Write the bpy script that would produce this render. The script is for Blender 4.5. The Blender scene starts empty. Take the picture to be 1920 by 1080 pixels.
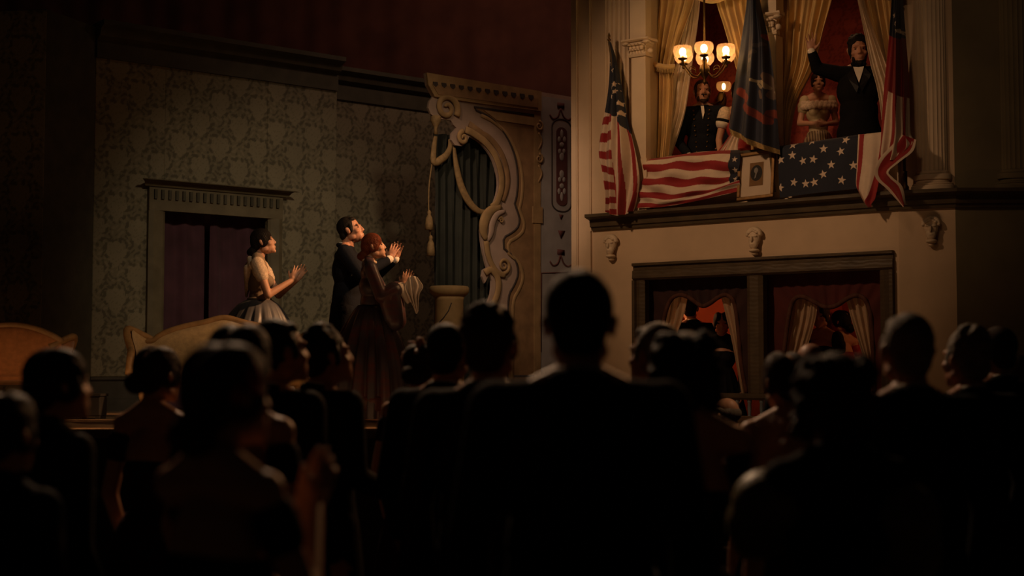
import bpy, math, random
import numpy as np
from mathutils import Vector, Matrix, Euler

random.seed(7)
np.random.seed(7)
scene = bpy.context.scene
COL = scene.collection
PI = math.pi

# ------------------------------------------------------------------ camera
EYE = Vector((0.0, 0.0, 1.5))
FOCAL_PX = 2667.0
PITCH = math.atan(150.0 / FOCAL_PX)
cam_data = bpy.data.cameras.new('camera')
cam_data.sensor_width = 36.0
cam_data.lens = 36.0 * FOCAL_PX / 1920.0
cam_data.dof.use_dof = True
cam_data.dof.focus_distance = 13.3
cam_data.dof.aperture_fstop = 1.7
cam_data.clip_end = 100
cam = bpy.data.objects.new('camera', cam_data)
COL.objects.link(cam)
cam.location = EYE
cam.rotation_euler = (PI / 2 + PITCH, 0, 0)
scene.camera = cam

# ------------------------------------------------------------------ world and lights
world = bpy.data.worlds.new('dark_house')
scene.world = world
world.use_nodes = True
world.node_tree.nodes['Background'].inputs[0].default_value = (1.0, 0.72, 0.5, 1)
world.node_tree.nodes['Background'].inputs[1].default_value = 0.0025
scene.view_settings.view_transform = 'Standard'
scene.view_settings.look = 'None'
scene.view_settings.exposure = 0.0
scene.view_settings.gamma = 1.0

def spot_light(name, loc, target, power, color, angle, blend=0.6, radius=0.15):
    d = bpy.data.lights.new(name, 'SPOT')
    d.energy = power
    d.color = color
    d.spot_size = math.radians(angle)
    d.spot_blend = blend
    d.shadow_soft_size = radius
    o = bpy.data.objects.new(name, d)
    COL.objects.link(o)
    o.location = loc
    o.rotation_euler = (Vector(target) - Vector(loc)).to_track_quat('-Z', 'Y').to_euler()
    return o

def area_light(name, loc, target, power, color, sx, sy):
    d = bpy.data.lights.new(name, 'AREA')
    d.shape = 'RECTANGLE'
    d.size = sx
    d.size_y = sy
    d.energy = power
    d.color = color
    o = bpy.data.objects.new(name, d)
    COL.objects.link(o)
    o.location = loc
    o.rotation_euler = (Vector(target) - Vector(loc)).to_track_quat('-Z', 'Y').to_euler()
    return o

def point_light(name, loc, power, color, radius=0.05):
    d = bpy.data.lights.new(name, 'POINT')
    d.energy = power
    d.color = color
    d.shadow_soft_size = radius
    o = bpy.data.objects.new(name, d)
    COL.objects.link(o)
    o.location = loc
    return o

WARM = (1.0, 0.58, 0.30)
AMBER = (1.0, 0.48, 0.2)
# unseen spots added to light the box, actors, set, furniture and audience
spot_light('box_spot', (-2.8, 8.4, 6.6), (2.0, 13.55, 3.5), 620, WARM, 36, 0.8, 0.2)
spot_light('house_side_spot', (0.6, 6.5, 6.8), (3.9, 12.4, 4.3), 95, WARM, 32, 1.0, 0.3)
spot_light('actor_spot', (3.0, 12.2, 5.1), (-1.6, 12.8, 2.2), 1700, AMBER, 20, 0.8, 0.10)
spot_light('set_spot', (1.2, 8.4, 6.4), (-2.3, 15.7, 2.2), 600, (1.0, 0.76, 0.50), 37, 1.0, 0.25)
spot_light('wing_spot', (-2.0, 9.8, 6.6), (0.22, 15.6, 2.9), 600, (1.0, 0.67, 0.45), 21.5, 0.8, 0.2)
spot_light('back_spot', (-2.0, 12.2, 7.2), (0.0, 4.4, 1.5), 1350, (1.0, 0.62, 0.36), 50, 0.8, 0.25)
spot_light('house_front_spot', (2.4, 11.2, 4.6), (-1.2, 5.0, 1.6), 450, AMBER, 36, 0.9, 0.2)
spot_light('sofa_spot', (0.8, 9.0, 6.0), (-2.7, 11.7, 1.55), 230, (1.0, 0.62, 0.34), 20, 0.9, 0.15)
spot_light('pit_spot', (2.9, 9.3, 4.6), (1.48, 9.7, 1.2), 120, WARM, 14, 0.8, 0.1)
area_light('footlight_glow', (-2.4, 10.55, 1.13), (-2.6, 14.5, 2.0), 6.5, AMBER, 5.0, 0.06)
area_light('footlight_glow_right', (1.6, 10.55, 1.13), (1.8, 13.6, 2.4), 2.5, AMBER, 2.4, 0.06)
area_light('drape_fill', (0.5, 15.2, 6.9), (0.2, 18.8, 5.0), 20, (1.0, 0.6, 0.42), 1.2, 0.1)  # unseen weak light, added so the red drape shows at the right
point_light('lower_box_lamp', (1.60, 15.16, 2.2), 6.0, (1.0, 0.5, 0.2), 0.06)
point_light('lower_box_lamp_right', (3.98, 13.98, 2.2), 2.5, (1.0, 0.45, 0.16), 0.06)
area_light('box_interior_fill', (2.9, 14.2, 5.7), (2.9, 14.0, 3.0), 5.0, (1.0, 0.5, 0.24), 0.5, 0.5)  # unseen fill, added to brighten the inside of the upper box

# ------------------------------------------------------------------ helpers: views onto real planes
def ray(px, py):
    h, v = (px - 960.0) / FOCAL_PX, (540.0 - py) / FOCAL_PX
    c, s = math.cos(PITCH), math.sin(PITCH)
    return Vector((h, c - v * s, s + v * c))

def at(px, py, Y):
    d = ray(px, py)
    return EYE + d * (Y / d.y)

class Frame:
    """a vertical plane: s runs along it, o outwards from it, z up"""
    def __init__(self, a, b):
        self.O = Vector((a[0], a[1], 0))
        self.u = (Vector((b[0], b[1], 0)) - self.O)
        self.L = self.u.length
        self.u.normalize()
        self.n = Vector((self.u.y, -self.u.x, 0))
    def p(self, s, o, z):
        return self.O + self.u * s + self.n * o + Vector((0, 0, z))
    def hit(self, px, py, o=0.0):
        d = ray(px, py)
        t = (self.O + self.n * o - EYE).dot(self.n) / d.dot(self.n)
        P = EYE + d * t
        return ((P - self.O).dot(self.u), P.z)
    def w(self, px, py, o=0.0):
        s, z = self.hit(px, py, o)
        return self.p(s, o, z)
    def s(self, px, o=0.0):
        return self.hit(px, 690, o)[0]
    def z(self, px, py, o=0.0):
        return self.hit(px, py, o)[1]

# ------------------------------------------------------------------ helpers: mesh building
class MB:
    def __init__(self):
        self.V, self.F = [], []
    def add(self, vs, fs):
        b = len(self.V)
        self.V += [tuple(v) for v in vs]
        self.F += [tuple(i + b for i in f) for f in fs]
        return self
    def box(self, a, b):
        x0, y0, z0 = a
        x1, y1, z1 = b
        return self.add([(x0, y0, z0), (x1, y0, z0), (x1, y1, z0), (x0, y1, z0), (x0, y0, z1), (x1, y0, z1), (x1, y1, z1), (x0, y1, z1)], HEX)
    def fbox(self, fr, s0, s1, o0, o1, z0, z1):
        return self.add([fr.p(s0, o1, z0), fr.p(s1, o1, z0), fr.p(s1, o0, z0), fr.p(s0, o0, z0), fr.p(s0, o1, z1), fr.p(s1, o1, z1), fr.p(s1, o0, z1), fr.p(s0, o0, z1)], HEX)
    def prof(self, fr, s0, s1, pts, m0=0.0, m1=0.0):
        """moulding: profile of (o, z) run along the frame; m0 / m1 mitre the ends per unit of o"""
        n = len(pts)
        vs = [fr.p(s0 + m0 * o, o, z) for o, z in pts] + [fr.p(s1 + m1 * o, o, z) for o, z in pts]
        fs = [(i, (i + 1) % n, n + (i + 1) % n, n + i) for i in range(n)]
        fs += [tuple(range(n))[::-1], tuple(range(n, 2 * n))]
        return self.add(vs, fs)
    def vprof(self, fr, pts, z0, z1):
        """upright: plan profile of (s, o) run from z0 to z1"""
        n = len(pts)
        vs = [fr.p(s, o, z0) for s, o in pts] + [fr.p(s, o, z1) for s, o in pts]
        fs = [(i, (i + 1) % n, n + (i + 1) % n, n + i) for i in range(n)]
        fs += [tuple(range(n))[::-1], tuple(range(n, 2 * n))]
        return self.add(vs, fs)
    def cap(self, p0, p1, r0, r1, n=12, rings=4):
        p0, p1 = Vector(p0), Vector(p1)
        d = p1 - p0
        if d.length < 1e-6:
            d = Vector((0, 0, 1e-4))
        q = d.to_track_quat('Z', 'Y').to_matrix()
        L = d.length
        prof = [(r0 * math.sin(a), -r0 * math.cos(a)) for a in [PI / 2 * i / rings for i in range(1, rings + 1)]]
        prof += [(r1 * math.cos(a), L + r1 * math.sin(a)) for a in [PI / 2 * i / rings for i in range(0, rings)]]
        vs = [p0 + q @ Vector((0, 0, -r0))]
        for r, z in prof:
            for k in range(n):
                a = 2 * PI * k / n
                vs.append(p0 + q @ Vector((r * math.cos(a), r * math.sin(a), z)))
        vs.append(p0 + q @ Vector((0, 0, L + r1)))
        fs = [(0, 1 + (k + 1) % n, 1 + k) for k in range(n)]
        for j in range(len(prof) - 1):
            b = 1 + j * n
            fs += [(b + k, b + (k + 1) % n, b + n + (k + 1) % n, b + n + k) for k in range(n)]
        b = 1 + (len(prof) - 1) * n
        e = len(vs) - 1
        fs += [(b + k, b + (k + 1) % n, e) for k in range(n)]
        return self.add(vs, fs)
    def ell(self, c, r, R=None, nu=18, nv=12):
        c = Vector(c)
        if not hasattr(r, '__len__'):
            r = (r, r, r)
        R = R or Matrix.Identity(3)
        vs = [c + R @ Vector((0, 0, -r[2]))]
        for j in range(1, nv):
            t = -PI / 2 + PI * j / nv
            for k in range(nu):
                a = 2 * PI * k / nu
                vs.append(c + R @ Vector((r[0] * math.cos(t) * math.cos(a), r[1] * math.cos(t) * math.sin(a), r[2] * math.sin(t))))
        vs.append(c + R @ Vector((0, 0, r[2])))
        fs = [(0, 1 + (k + 1) % nu, 1 + k) for k in range(nu)]
        for j in range(nv - 2):
            b = 1 + j * nu
            fs += [(b + k, b + (k + 1) % nu, b + nu + (k + 1) % nu, b + nu + k) for k in range(nu)]
        b = 1 + (nv - 2) * nu
        fs += [(b + k, b + (k + 1) % nu, len(vs) - 1) for k in range(nu)]
        return self.add(vs, fs)
    def lathe(self, prof, c=(0, 0, 0), n=24, ex=1.0, ey=1.0, closed=True, wob=None, R=None):
        """prof of (radius, height); wob(angle, j) scales the radius"""
        c = Vector(c)
        R = R or Matrix.Identity(3)
        vs = []
        for j, (r, z) in enumerate(prof):
            for k in range(n):
                a = 2 * PI * k / n
                rr = r * (wob(a, j) if wob else 1.0)
                vs.append(c + R @ Vector((rr * ex * math.cos(a), rr * ey * math.sin(a), z)))
        fs = []
        for j in range(len(prof) - 1):
            b = j * n
            fs += [(b + k, b + (k + 1) % n, b + n + (k + 1) % n, b + n + k) for k in range(n)]
        if closed:
            fs.append(tuple(range(n))[::-1])
            b = (len(prof) - 1) * n
            fs.append(tuple(range(b, b + n)))
        return self.add(vs, fs)
    def sweep(self, pts, r, n=8, flat=1.0, nrm=None, closed=False):
        """tube along a polyline; r a number or one per point; flat squashes it along nrm"""
        pts = [Vector(p) for p in pts]
        m = len(pts)
        rr = r if hasattr(r, '__len__') else [r] * m
        vs = []
        up = Vector(nrm).normalized() if nrm is not None else None
        last = None
        for i in range(m):
            a = pts[(i - 1) % m] if (closed or i > 0) else pts[i]
            b = pts[(i + 1) % m] if (closed or i < m - 1) else pts[i]
            t = (b - a).normalized()
            if up is not None:
                x = up
            else:
                x = last if last is not None else (Vector((0, 0, 1)) if abs(t.z) < 0.9 else Vector((1, 0, 0)))
                x = (x - t * x.dot(t)).normalized()
                last = x
            y = t.cross(x).normalized()
            for k in range(n):
                an = 2 * PI * k / n
                vs.append(pts[i] + x * (rr[i] * flat * math.cos(an)) + y * (rr[i] * math.sin(an)))
        fs = []
        for i in range(m if closed else m - 1):
            b, e = i * n, ((i + 1) % m) * n
            fs += [(b + k, b + (k + 1) % n, e + (k + 1) % n, e + k) for k in range(n)]
        if not closed:
            fs.append(tuple(range(n))[::-1])
            fs.append(tuple(range((m - 1) * n, m * n)))
        return self.add(vs, fs)
    def torus(self, c, R0, r, R=None, n=24, m=10, ex=1.0, ey=1.0):
        c = Vector(c)
        R = R or Matrix.Identity(3)
        vs, fs = [], []
        for i in range(n):
            a = 2 * PI * i / n
            for j in range(m):
                b = 2 * PI * j / m
                q = R0 + r * math.cos(b)
                vs.append(c + R @ Vector((q * ex * math.cos(a), q * ey * math.sin(a), r * math.sin(b))))
        for i in range(n):
            for j in range(m):
                fs.append((i * m + j, ((i + 1) % n) * m + j, ((i + 1) % n) * m + (j + 1) % m, i * m + (j + 1) % m))
        return self.add(vs, fs)
    def poly(self, pts, ext):
        """flat polygon of 3-D points extruded by the vector ext"""
        from mathutils.geometry import tessellate_polygon
        pts = [Vector(p) for p in pts]
        n = len(pts)
        ext = Vector(ext)
        tris = tessellate_polygon([pts])
        vs = pts + [p + ext for p in pts]
        fs = [tuple(t) for t in tris] + [tuple(i + n for i in t)[::-1] for t in tris]
        fs += [(i, (i + 1) % n, n + (i + 1) % n, n + i) for i in range(n)]
        return self.add(vs, fs)
    def mesh(self, name, smooth=True):
        me = bpy.data.meshes.new(name)
        me.from_pydata(self.V, [], self.F)
        me.validate()
        me.update()
        import bmesh
        bm = bmesh.new()
        bm.from_mesh(me)
        bmesh.ops.recalc_face_normals(bm, faces=bm.faces)
        bm.to_mesh(me)
        bm.free()
        if smooth:
            me.polygons.foreach_set('use_smooth', [True] * len(me.polygons))
        return me

HEX = [(0, 3, 2, 1), (4, 5, 6, 7), (0, 1, 5, 4), (1, 2, 6, 5), (2, 3, 7, 6), (3, 0, 4, 7)]

def fuse(mb, name, voxel, smooth=2, factor=0.5):
    """weld overlapping closed shapes into one continuous surface"""
    me = mb.mesh(name)
    o = bpy.data.objects.new('fusing', me)
    COL.objects.link(o)
    m = o.modifiers.new('weld', 'REMESH')
    m.mode = 'VOXEL'
    m.voxel_size = voxel
    m.adaptivity = 0
    if smooth:
        s = o.modifiers.new('soft', 'SMOOTH')
        s.iterations = smooth
        s.factor = factor
    dg = bpy.context.evaluated_depsgraph_get()
    out = bpy.data.meshes.new_from_object(o.evaluated_get(dg), depsgraph=dg)
    bpy.data.objects.remove(o)
    bpy.data.meshes.remove(me)
    out.name = name
    out.polygons.foreach_set('use_smooth', [True] * len(out.polygons))
    return out

def obj(name, shape, mat, parent=None, smooth=True, auto=None, bevel=0.0):
    me = shape.mesh(name, smooth) if isinstance(shape, MB) else shape
    o = bpy.data.objects.new(name, me)
    COL.objects.link(o)
    if mat:
        me.materials.clear()
        me.materials.append(mat)
    if parent:
        o.parent = parent
    if bevel:
        b = o.modifiers.new('bevel', 'BEVEL')
        b.width = bevel
        b.segments = 2
        b.limit_method = 'ANGLE'
        b.angle_limit = math.radians(40)
    return o

def flat(name, shape, mat, parent=None, bevel=0.0):
    return obj(name, shape, mat, parent, smooth=False, bevel=bevel)

def tag(o, label=None, cat=None, group=None, kind=None):
    if label: o['label'] = label
    if cat: o['category'] = cat
    if group: o['group'] = group
    if kind: o['kind'] = kind
    return o

def thing(name, label, cat, loc=(0, 0, 0), rz=0.0, group=None):
    o = bpy.data.objects.new(name, None)
    o.empty_display_size = 0.2
    COL.objects.link(o)
    o.location = loc
    o.rotation_euler = (0, 0, rz)
    return tag(o, label, cat, group)

def struct(name, shape, mat, parent=None, smooth=False, bevel=0.0):
    o = obj(name, shape, mat, parent, smooth=smooth, bevel=bevel)
    if parent is None:
        o['kind'] = 'structure'
    return o

def adopt(root):
    """children were built in world space: keep them there under an Empty that stands at the thing's base"""
    inv = Matrix.Translation(-root.location)
    for c in root.children:
        c.matrix_parent_inverse = inv
    return root

# ------------------------------------------------------------------ materials
MATS = {}
def mat(name, color=(0.5, 0.5, 0.5), rough=0.7, vary=0.15, vscale=6.0, bump=0.0, bscale=40.0, metal=0.0, attr=False,
        spec=0.3, sheen=0.0, transl=0.0, wave=None, coat=0.0):
    if name in MATS:
        return MATS[name]
    m = bpy.data.materials.new(name)
    m.use_nodes = True
    nt = m.node_tree
    N, Lk = nt.nodes, nt.links
    b = N['Principled BSDF']
    b.inputs['Roughness'].default_value = rough
    b.inputs['Metallic'].default_value = metal
    b.inputs['Specular IOR Level'].default_value = spec
    if sheen:
        b.inputs['Sheen Weight'].default_value = sheen
    if coat:
        b.inputs['Coat Weight'].default_value = coat
        b.inputs['Coat Roughness'].default_value = 0.2
    tc = N.new('ShaderNodeTexCoord')
    nz = N.new('ShaderNodeTexNoise')
    nz.inputs['Scale'].default_value = vscale
    nz.inputs['Detail'].default_value = 5
    Lk.new(tc.outputs['Object'], nz.inputs['Vector'])
    mr = N.new('ShaderNodeMapRange')
    mr.inputs['From Min'].default_value = 0.3
    mr.inputs['From Max'].default_value = 0.7
    mr.inputs['To Min'].default_value = 1 - vary
    mr.inputs['To Max'].default_value = 1 + vary
    Lk.new(nz.outputs['Fac'], mr.inputs['Value'])
    mul = N.new('ShaderNodeVectorMath')
    mul.operation = 'SCALE'
    if attr:
        at_ = N.new('ShaderNodeAttribute')
        at_.attribute_name = 'Col'
        Lk.new(at_.outputs['Color'], mul.inputs[0])
    else:
        mul.inputs[0].default_value = color
    Lk.new(mr.outputs['Result'], mul.inputs['Scale'])
    Lk.new(mul.outputs['Vector'], b.inputs['Base Color'])
    if bump or wave:
        bp = N.new('ShaderNodeBump')
        bp.inputs['Strength'].default_value = bump if bump else wave[1]
        bp.inputs['Distance'].default_value = 0.01
        if wave:
            w = N.new('ShaderNodeTexWave')
            w.inputs['Scale'].default_value = wave[0]
            w.inputs['Distortion'].default_value = 5
            w.bands_direction = wave[2] if len(wave) > 2 else 'Z'
            Lk.new(tc.outputs['Object'], w.inputs['Vector'])
            Lk.new(w.outputs['Fac'], bp.inputs['Height'])
        else:
            n2 = N.new('ShaderNodeTexNoise')
            n2.inputs['Scale'].default_value = bscale
            n2.inputs['Detail'].default_value = 6
            Lk.new(tc.outputs['Object'], n2.inputs['Vector'])
            Lk.new(n2.outputs['Fac'], bp.inputs['Height'])
        Lk.new(bp.outputs['Normal'], b.inputs['Normal'])
    if transl:
        tr = N.new('ShaderNodeBsdfTranslucent')
        Lk.new(mul.outputs['Vector'], tr.inputs['Color'])
        mx = N.new('ShaderNodeMixShader')
        mx.inputs[0].default_value = transl
        Lk.new(b.outputs[0], mx.inputs[1])
        Lk.new(tr.outputs[0], mx.inputs[2])
        Lk.new(mx.outputs[0], N['Material Output'].inputs['Surface'])
    MATS[name] = m
    return m

def emit_mat(name, color, strength):
    m = bpy.data.materials.new(name)
    m.use_nodes = True
    nt = m.node_tree
    b = nt.nodes['Principled BSDF']
    b.inputs['Base Color'].default_value = (*color, 1)
    b.inputs['Emission Color'].default_value = (*color, 1)
    b.inputs['Emission Strength'].default_value = strength
    return m

def shade_glass(name):
    m = bpy.data.materials.new(name)
    m.use_nodes = True
    nt = m.node_tree
    N, Lk = nt.nodes, nt.links
    N.remove(N['Principled BSDF'])
    tl = N.new('ShaderNodeBsdfTranslucent')
    tl.inputs['Color'].default_value = (0.56, 0.33, 0.22, 1)
    tp = N.new('ShaderNodeBsdfTransparent')
    tp.inputs['Color'].default_value = (1.0, 0.9, 0.78, 1)
    gl = N.new('ShaderNodeBsdfGlossy')
    gl.inputs['Roughness'].default_value = 0.25
    tc = N.new('ShaderNodeTexCoord')
    vo = N.new('ShaderNodeTexVoronoi')
    vo.inputs['Scale'].default_value = 150
    Lk.new(tc.outputs['Object'], vo.inputs['Vector'])
    mr = N.new('ShaderNodeMapRange')
    mr.inputs['From Max'].default_value = 0.6
    mr.inputs['To Min'].default_value = 0.52
    mr.inputs['To Max'].default_value = 0.70
    Lk.new(vo.outputs['Distance'], mr.inputs['Value'])
    a = N.new('ShaderNodeMixShader')
    Lk.new(mr.outputs['Result'], a.inputs[0])
    Lk.new(tl.outputs[0], a.inputs[1])
    Lk.new(tp.outputs[0], a.inputs[2])
    b = N.new('ShaderNodeMixShader')
    b.inputs[0].default_value = 0.06
    Lk.new(a.outputs[0], b.inputs[1])
    Lk.new(gl.outputs[0], b.inputs[2])
    Lk.new(b.outputs[0], N['Material Output'].inputs['Surface'])
    return m

# ------------------------------------------------------------------ cloth sheets and painted patterns
def catmull(P, n):
    """resample an array of control rows (k, ...) to n rows along a smooth spline"""
    P = np.asarray(P, float)
    k = len(P)
    if k == 2:
        t = np.linspace(0, 1, n).reshape((-1,) + (1,) * (P.ndim - 1))
        return P[0] * (1 - t) + P[1] * t
    E = np.concatenate([[2 * P[0] - P[1]], P, [2 * P[-1] - P[-2]]])
    t = np.linspace(0, k - 1 - 1e-9, n)
    i = t.astype(int)
    f = (t - i).reshape((-1,) + (1,) * (P.ndim - 1))
    a, b, c, d = E[i], E[i + 1], E[i + 2], E[i + 3]
    return 0.5 * (2 * b + (c - a) * f + (2 * a - 5 * b + 4 * c - d) * f * f + (3 * b - a - 3 * c + d) * f ** 3)

def grid_mesh(name, P, color=None):
    """P (nv, nu, 3) -> mesh; color (nv, nu, 3) linear"""
    nv, nu = P.shape[:2]
    me = bpy.data.meshes.new(name)
    idx = np.arange(nv * nu).reshape(nv, nu)
    F = np.stack([idx[:-1, :-1], idx[:-1, 1:], idx[1:, 1:], idx[1:, :-1]], -1).reshape(-1, 4)
    me.from_pydata(P.reshape(-1, 3).tolist(), [], F.tolist())
    me.polygons.foreach_set('use_smooth', [True] * len(me.polygons))
    if color is not None:
        ca = me.color_attributes.new('Col', 'FLOAT_COLOR', 'POINT')
        c4 = np.ones((nv * nu, 4), np.float32)
        c4[:, :3] = color.reshape(-1, 3)
        ca.data.foreach_set('color', c4.ravel())
    me.update()
    return me

def drape(name, fr, rows, mat_, nu=60, nv=60, fold=None, color=None, parent=None, thick=0.0):
    """cloth: rows of (px, py, o) seen against the frame's plane, o metres out of it; fold(U, V) pushes it outwards"""
    R = []
    for row in rows:
        pts = np.array([list(fr.w(a, b, c)) for a, b, c in row])
        R.append(catmull(pts, nu))
    P = catmull(np.array(R), nv)
    V, U = np.meshgrid(np.linspace(0, 1, nv), np.linspace(0, 1, nu), indexing='ij')
    if fold is not None:
        P = P + fold(U, V)[..., None] * np.array(list(fr.n))
    C = color(U, V, P) if color is not None else None
    o = obj(name, grid_mesh(name, P, C), mat_, parent)
    if thick:
        s = o.modifiers.new('thickness', 'SOLIDIFY')
        s.thickness = thick
        s.offset = 0
    return o

def star_mask(x, y, r, rot=0.0):
    """1 inside a five-pointed star of outer radius r about the origin"""
    a = np.arctan2(x, y) + rot
    d = np.hypot(x, y)
    k = 2 * PI / 5
    a = np.abs((a + k / 2) % k - k / 2)
    ri = 0.40 * r
    x0, y0, x1, y1 = r, 0.0, ri * math.cos(PI / 5), ri * math.sin(PI / 5)
    px, py = d * np.cos(a), d * np.sin(a)
    side = (x1 - x0) * (py - y0) - (y1 - y0) * (px - x0)
    return side > 0

def pick(mask, a, b):
    return np.where(mask[..., None], np.array(a), np.array(b))

# ================================================================== THE PLACE
STAGE_Z = 1.05
BOX_Z = 2.69
FA = Frame((0.815, 14.5), (3.445, 12.55))          # front of the two-storey box
FB = Frame((3.445, 12.55), (3.873, 12.37))         # short turn carrying the big fluted column
FC = Frame((3.873, 12.37), (6.6, 12.37))           # dark side wall of the house
FL = Frame((-4.33, 14.716), (-2.17, 16.43))        # papered back wall of the set
FM = Frame((-2.25, 16.93), (-0.55, 18.28))         # its second, set back length
FW = Frame((-6.4, 14.2), (-4.62, 13.95))           # papered wing at far left
FF = Frame((-0.92, 14.9), (0.68, 16.2))            # painted cut-out wing

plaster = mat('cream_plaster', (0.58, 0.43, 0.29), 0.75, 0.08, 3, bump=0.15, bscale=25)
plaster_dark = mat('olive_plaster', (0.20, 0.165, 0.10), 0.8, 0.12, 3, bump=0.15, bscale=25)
cream_paint = mat('cream_paint', (0.66, 0.52, 0.37), 0.55, 0.06, 5)
ledge_wood = mat('dark_ledge_wood', (0.085, 0.062, 0.036), 0.5, 0.25, 5, wave=(6, 0.12, 'Z'))
frame_wood = mat('dark_frame_wood', (0.075, 0.052, 0.030), 0.45, 0.25, 6, wave=(8, 0.12, 'Z'))
olive_wood = mat('olive_wood', (0.16, 0.13, 0.075), 0.6, 0.2, 6)
olive_dark = mat('dark_olive_wood', (0.075, 0.066, 0.042), 0.65, 0.2, 6)
dado_paint = mat('dado_paint', (0.07, 0.06, 0.045), 0.6, 0.2, 6)
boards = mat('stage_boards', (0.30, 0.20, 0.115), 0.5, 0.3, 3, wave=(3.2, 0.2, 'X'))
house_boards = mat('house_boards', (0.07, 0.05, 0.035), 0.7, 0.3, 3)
brass = mat('aged_brass', (0.12, 0.07, 0.025), 0.5, 0.2, 20, metal=1.0)
wall_cloth = mat('wallpaper', attr=True, rough=0.72, vary=0.12, vscale=2.0, bump=0.15, bscale=90)
red_drape = mat('red_house_drape', (0.13, 0.044, 0.027), 0.85, 0.2, 3, sheen=0.2)

# ------------------------------------------------------------------ floors
m = MB()
front = [(-8.0, 10.7), (-4.5, 10.45), (-1.5, 10.35), (1.5, 10.45), (3.0, 10.85), (3.86, 11.5), (3.86, 12.36), (3.43, 12.53), (0.80, 14.48), (0.60, 14.62), (0.60, 19.6), (-8.0, 19.6)]
m.poly([Vector((x, y, STAGE_Z)) for x, y in front], (0, 0, -0.06))
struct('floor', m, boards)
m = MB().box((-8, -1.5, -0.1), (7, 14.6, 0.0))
struct('floor_house', m, house_boards)
m = MB()
edge = front[:6]
for (x0, y0), (x1, y1) in zip(edge[:-1], edge[1:]):
    f = Frame((x0, y0), (x1, y1))
    m.fbox(f, 0, f.L, -0.06, -0.02, 0.0, STAGE_Z - 0.06)
struct('wall_stage_front', m, ledge_wood)

# ------------------------------------------------------------------ damask wallpaper
def damask(S, Z, light, mid, dark, w=0.235, h=0.49):
    best = np.full(S.shape, 9.0)
    bx, bz = np.zeros_like(S), np.zeros_like(S)
    i0 = np.floor(S / w)
    for di in (0, 1):
        i = i0 + di
        off = np.where(i % 2 == 0, 0.0, h / 2)
        j = np.round((Z - off) / h)
        dx, dz = S - i * w, Z - off - j * h
        d = np.hypot(dx / (w * 0.52), dz / (h * 0.31))
        k = d < best
        best, bx, bz = np.where(k, d, best), np.where(k, dx / w, bx), np.where(k, dz / h, bz)
    th = np.arctan2(bx * 1.2, bz * 2)
    rim = 0.74 + 0.15 * np.abs(np.cos(4 * th)) + 0.08 * np.cos(th) - 0.10 * np.cos(3 * th)
    inside = best < rim
    vein = (np.abs(np.sin(best * 9 + 1.6 * np.cos(4 * th))) < 0.16) & (best < rim - 0.12) & (best > 0.15)
    f = 0.235 / w
    wave = np.sin(S * 33 * f + 2.6 * np.sin(Z * 31 * f)) * np.cos(Z * 47 * f + 2.3 * np.sin(S * 37 * f))
    gap = (best > rim + 0.03) & (best < rim + 0.30) & (np.cos(9 * th + 4 * best) > -0.25) & (np.abs(np.sin(th)) > 0.18)
    spot = (wave < -0.55) & (best > rim + 0.05)
    C = np.broadcast_to(np.array(light) * 0.2 + np.array(mid) * 0.8, S.shape + (3,))
    C = pick((wave > 0.45) & (best > rim), light, C)
    C = pick(spot, dark, C)
    C = pick(gap & (wave > -0.75), dark, C)
    C = pick(inside, light, C)
    C = pick(vein, mid, C)
    return C

PAPER = ((0.25, 0.215, 0.135), (0.185, 0.160, 0.098), (0.115, 0.100, 0.062))
RED = ((0.34, 0.056, 0.034), (0.29, 0.046, 0.029), (0.21, 0.031, 0.020))

def papered(name, fr, s0, s1, z0, z1, pal=PAPER, o=0.0, step=0.011, parent=None, shift=0.0, w=0.235, h=0.49):
    nu, nv = max(2, int((s1 - s0) / step)), max(2, int((z1 - z0) / step))
    S, Z = np.meshgrid(np.linspace(s0, s1, nu), np.linspace(z0, z1, nv))
    O = np.array(list(fr.O)) + o * np.array(list(fr.n))
    P = O + S[..., None] * np.array(list(fr.u)) + Z[..., None] * np.array([0, 0, 1.0])
    me = grid_mesh(name, P, damask(S + shift, Z, *pal, w=w, h=h))
    ob = struct(name, me, wall_cloth, parent, smooth=True)
    sd = ob.modifiers.new('thickness', 'SOLIDIFY')
    sd.thickness = 0.05
    sd.offset = -1 if (fr.n.y < 0) else 1
    return ob

# ------------------------------------------------------------------ the set: papered wall with its doorway
TOPZ = 4.76
d0, d1 = FL.s(303), FL.s(497)
dz = FL.z(400, 403)
papered('wall_back', FL, -0.02, d0, STAGE_Z + 0.36, TOPZ)
papered('wall_back_right', FL, d1, FL.L + 0.15, STAGE_Z + 0.36, TOPZ)
papered('wall_back_over_door', FL, d0, d1, dz, TOPZ)
papered('wall_back_far', FM, -0.02, FM.L, STAGE_Z + 0.36, TOPZ, shift=0.2)
papered('wall_left', FW, 0.0, FW.L, STAGE_Z, TOPZ + 0.3, shift=0.1)

dado = [(0.0, STAGE_Z), (0.05, STAGE_Z), (0.05, STAGE_Z + 0.12), (0.02, STAGE_Z + 0.14), (0.02, STAGE_Z + 0.31), (0.045, STAGE_Z + 0.33), (0.045, STAGE_Z + 0.36), (0.0, STAGE_Z + 0.36)]
m = MB().prof(FL, -0.02, d0 - 0.16, [(o - 0.05, z) for o, z in dado]).prof(FL, d1 + 0.14, FL.L + 0.15, [(o - 0.05, z) for o, z in dado])
struct('baseboard_back', m, dado_paint)
struct('baseboard_back_far', MB().prof(FM, -0.02, FM.L, [(o - 0.05, z) for o, z in dado]), dado_paint)

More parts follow.
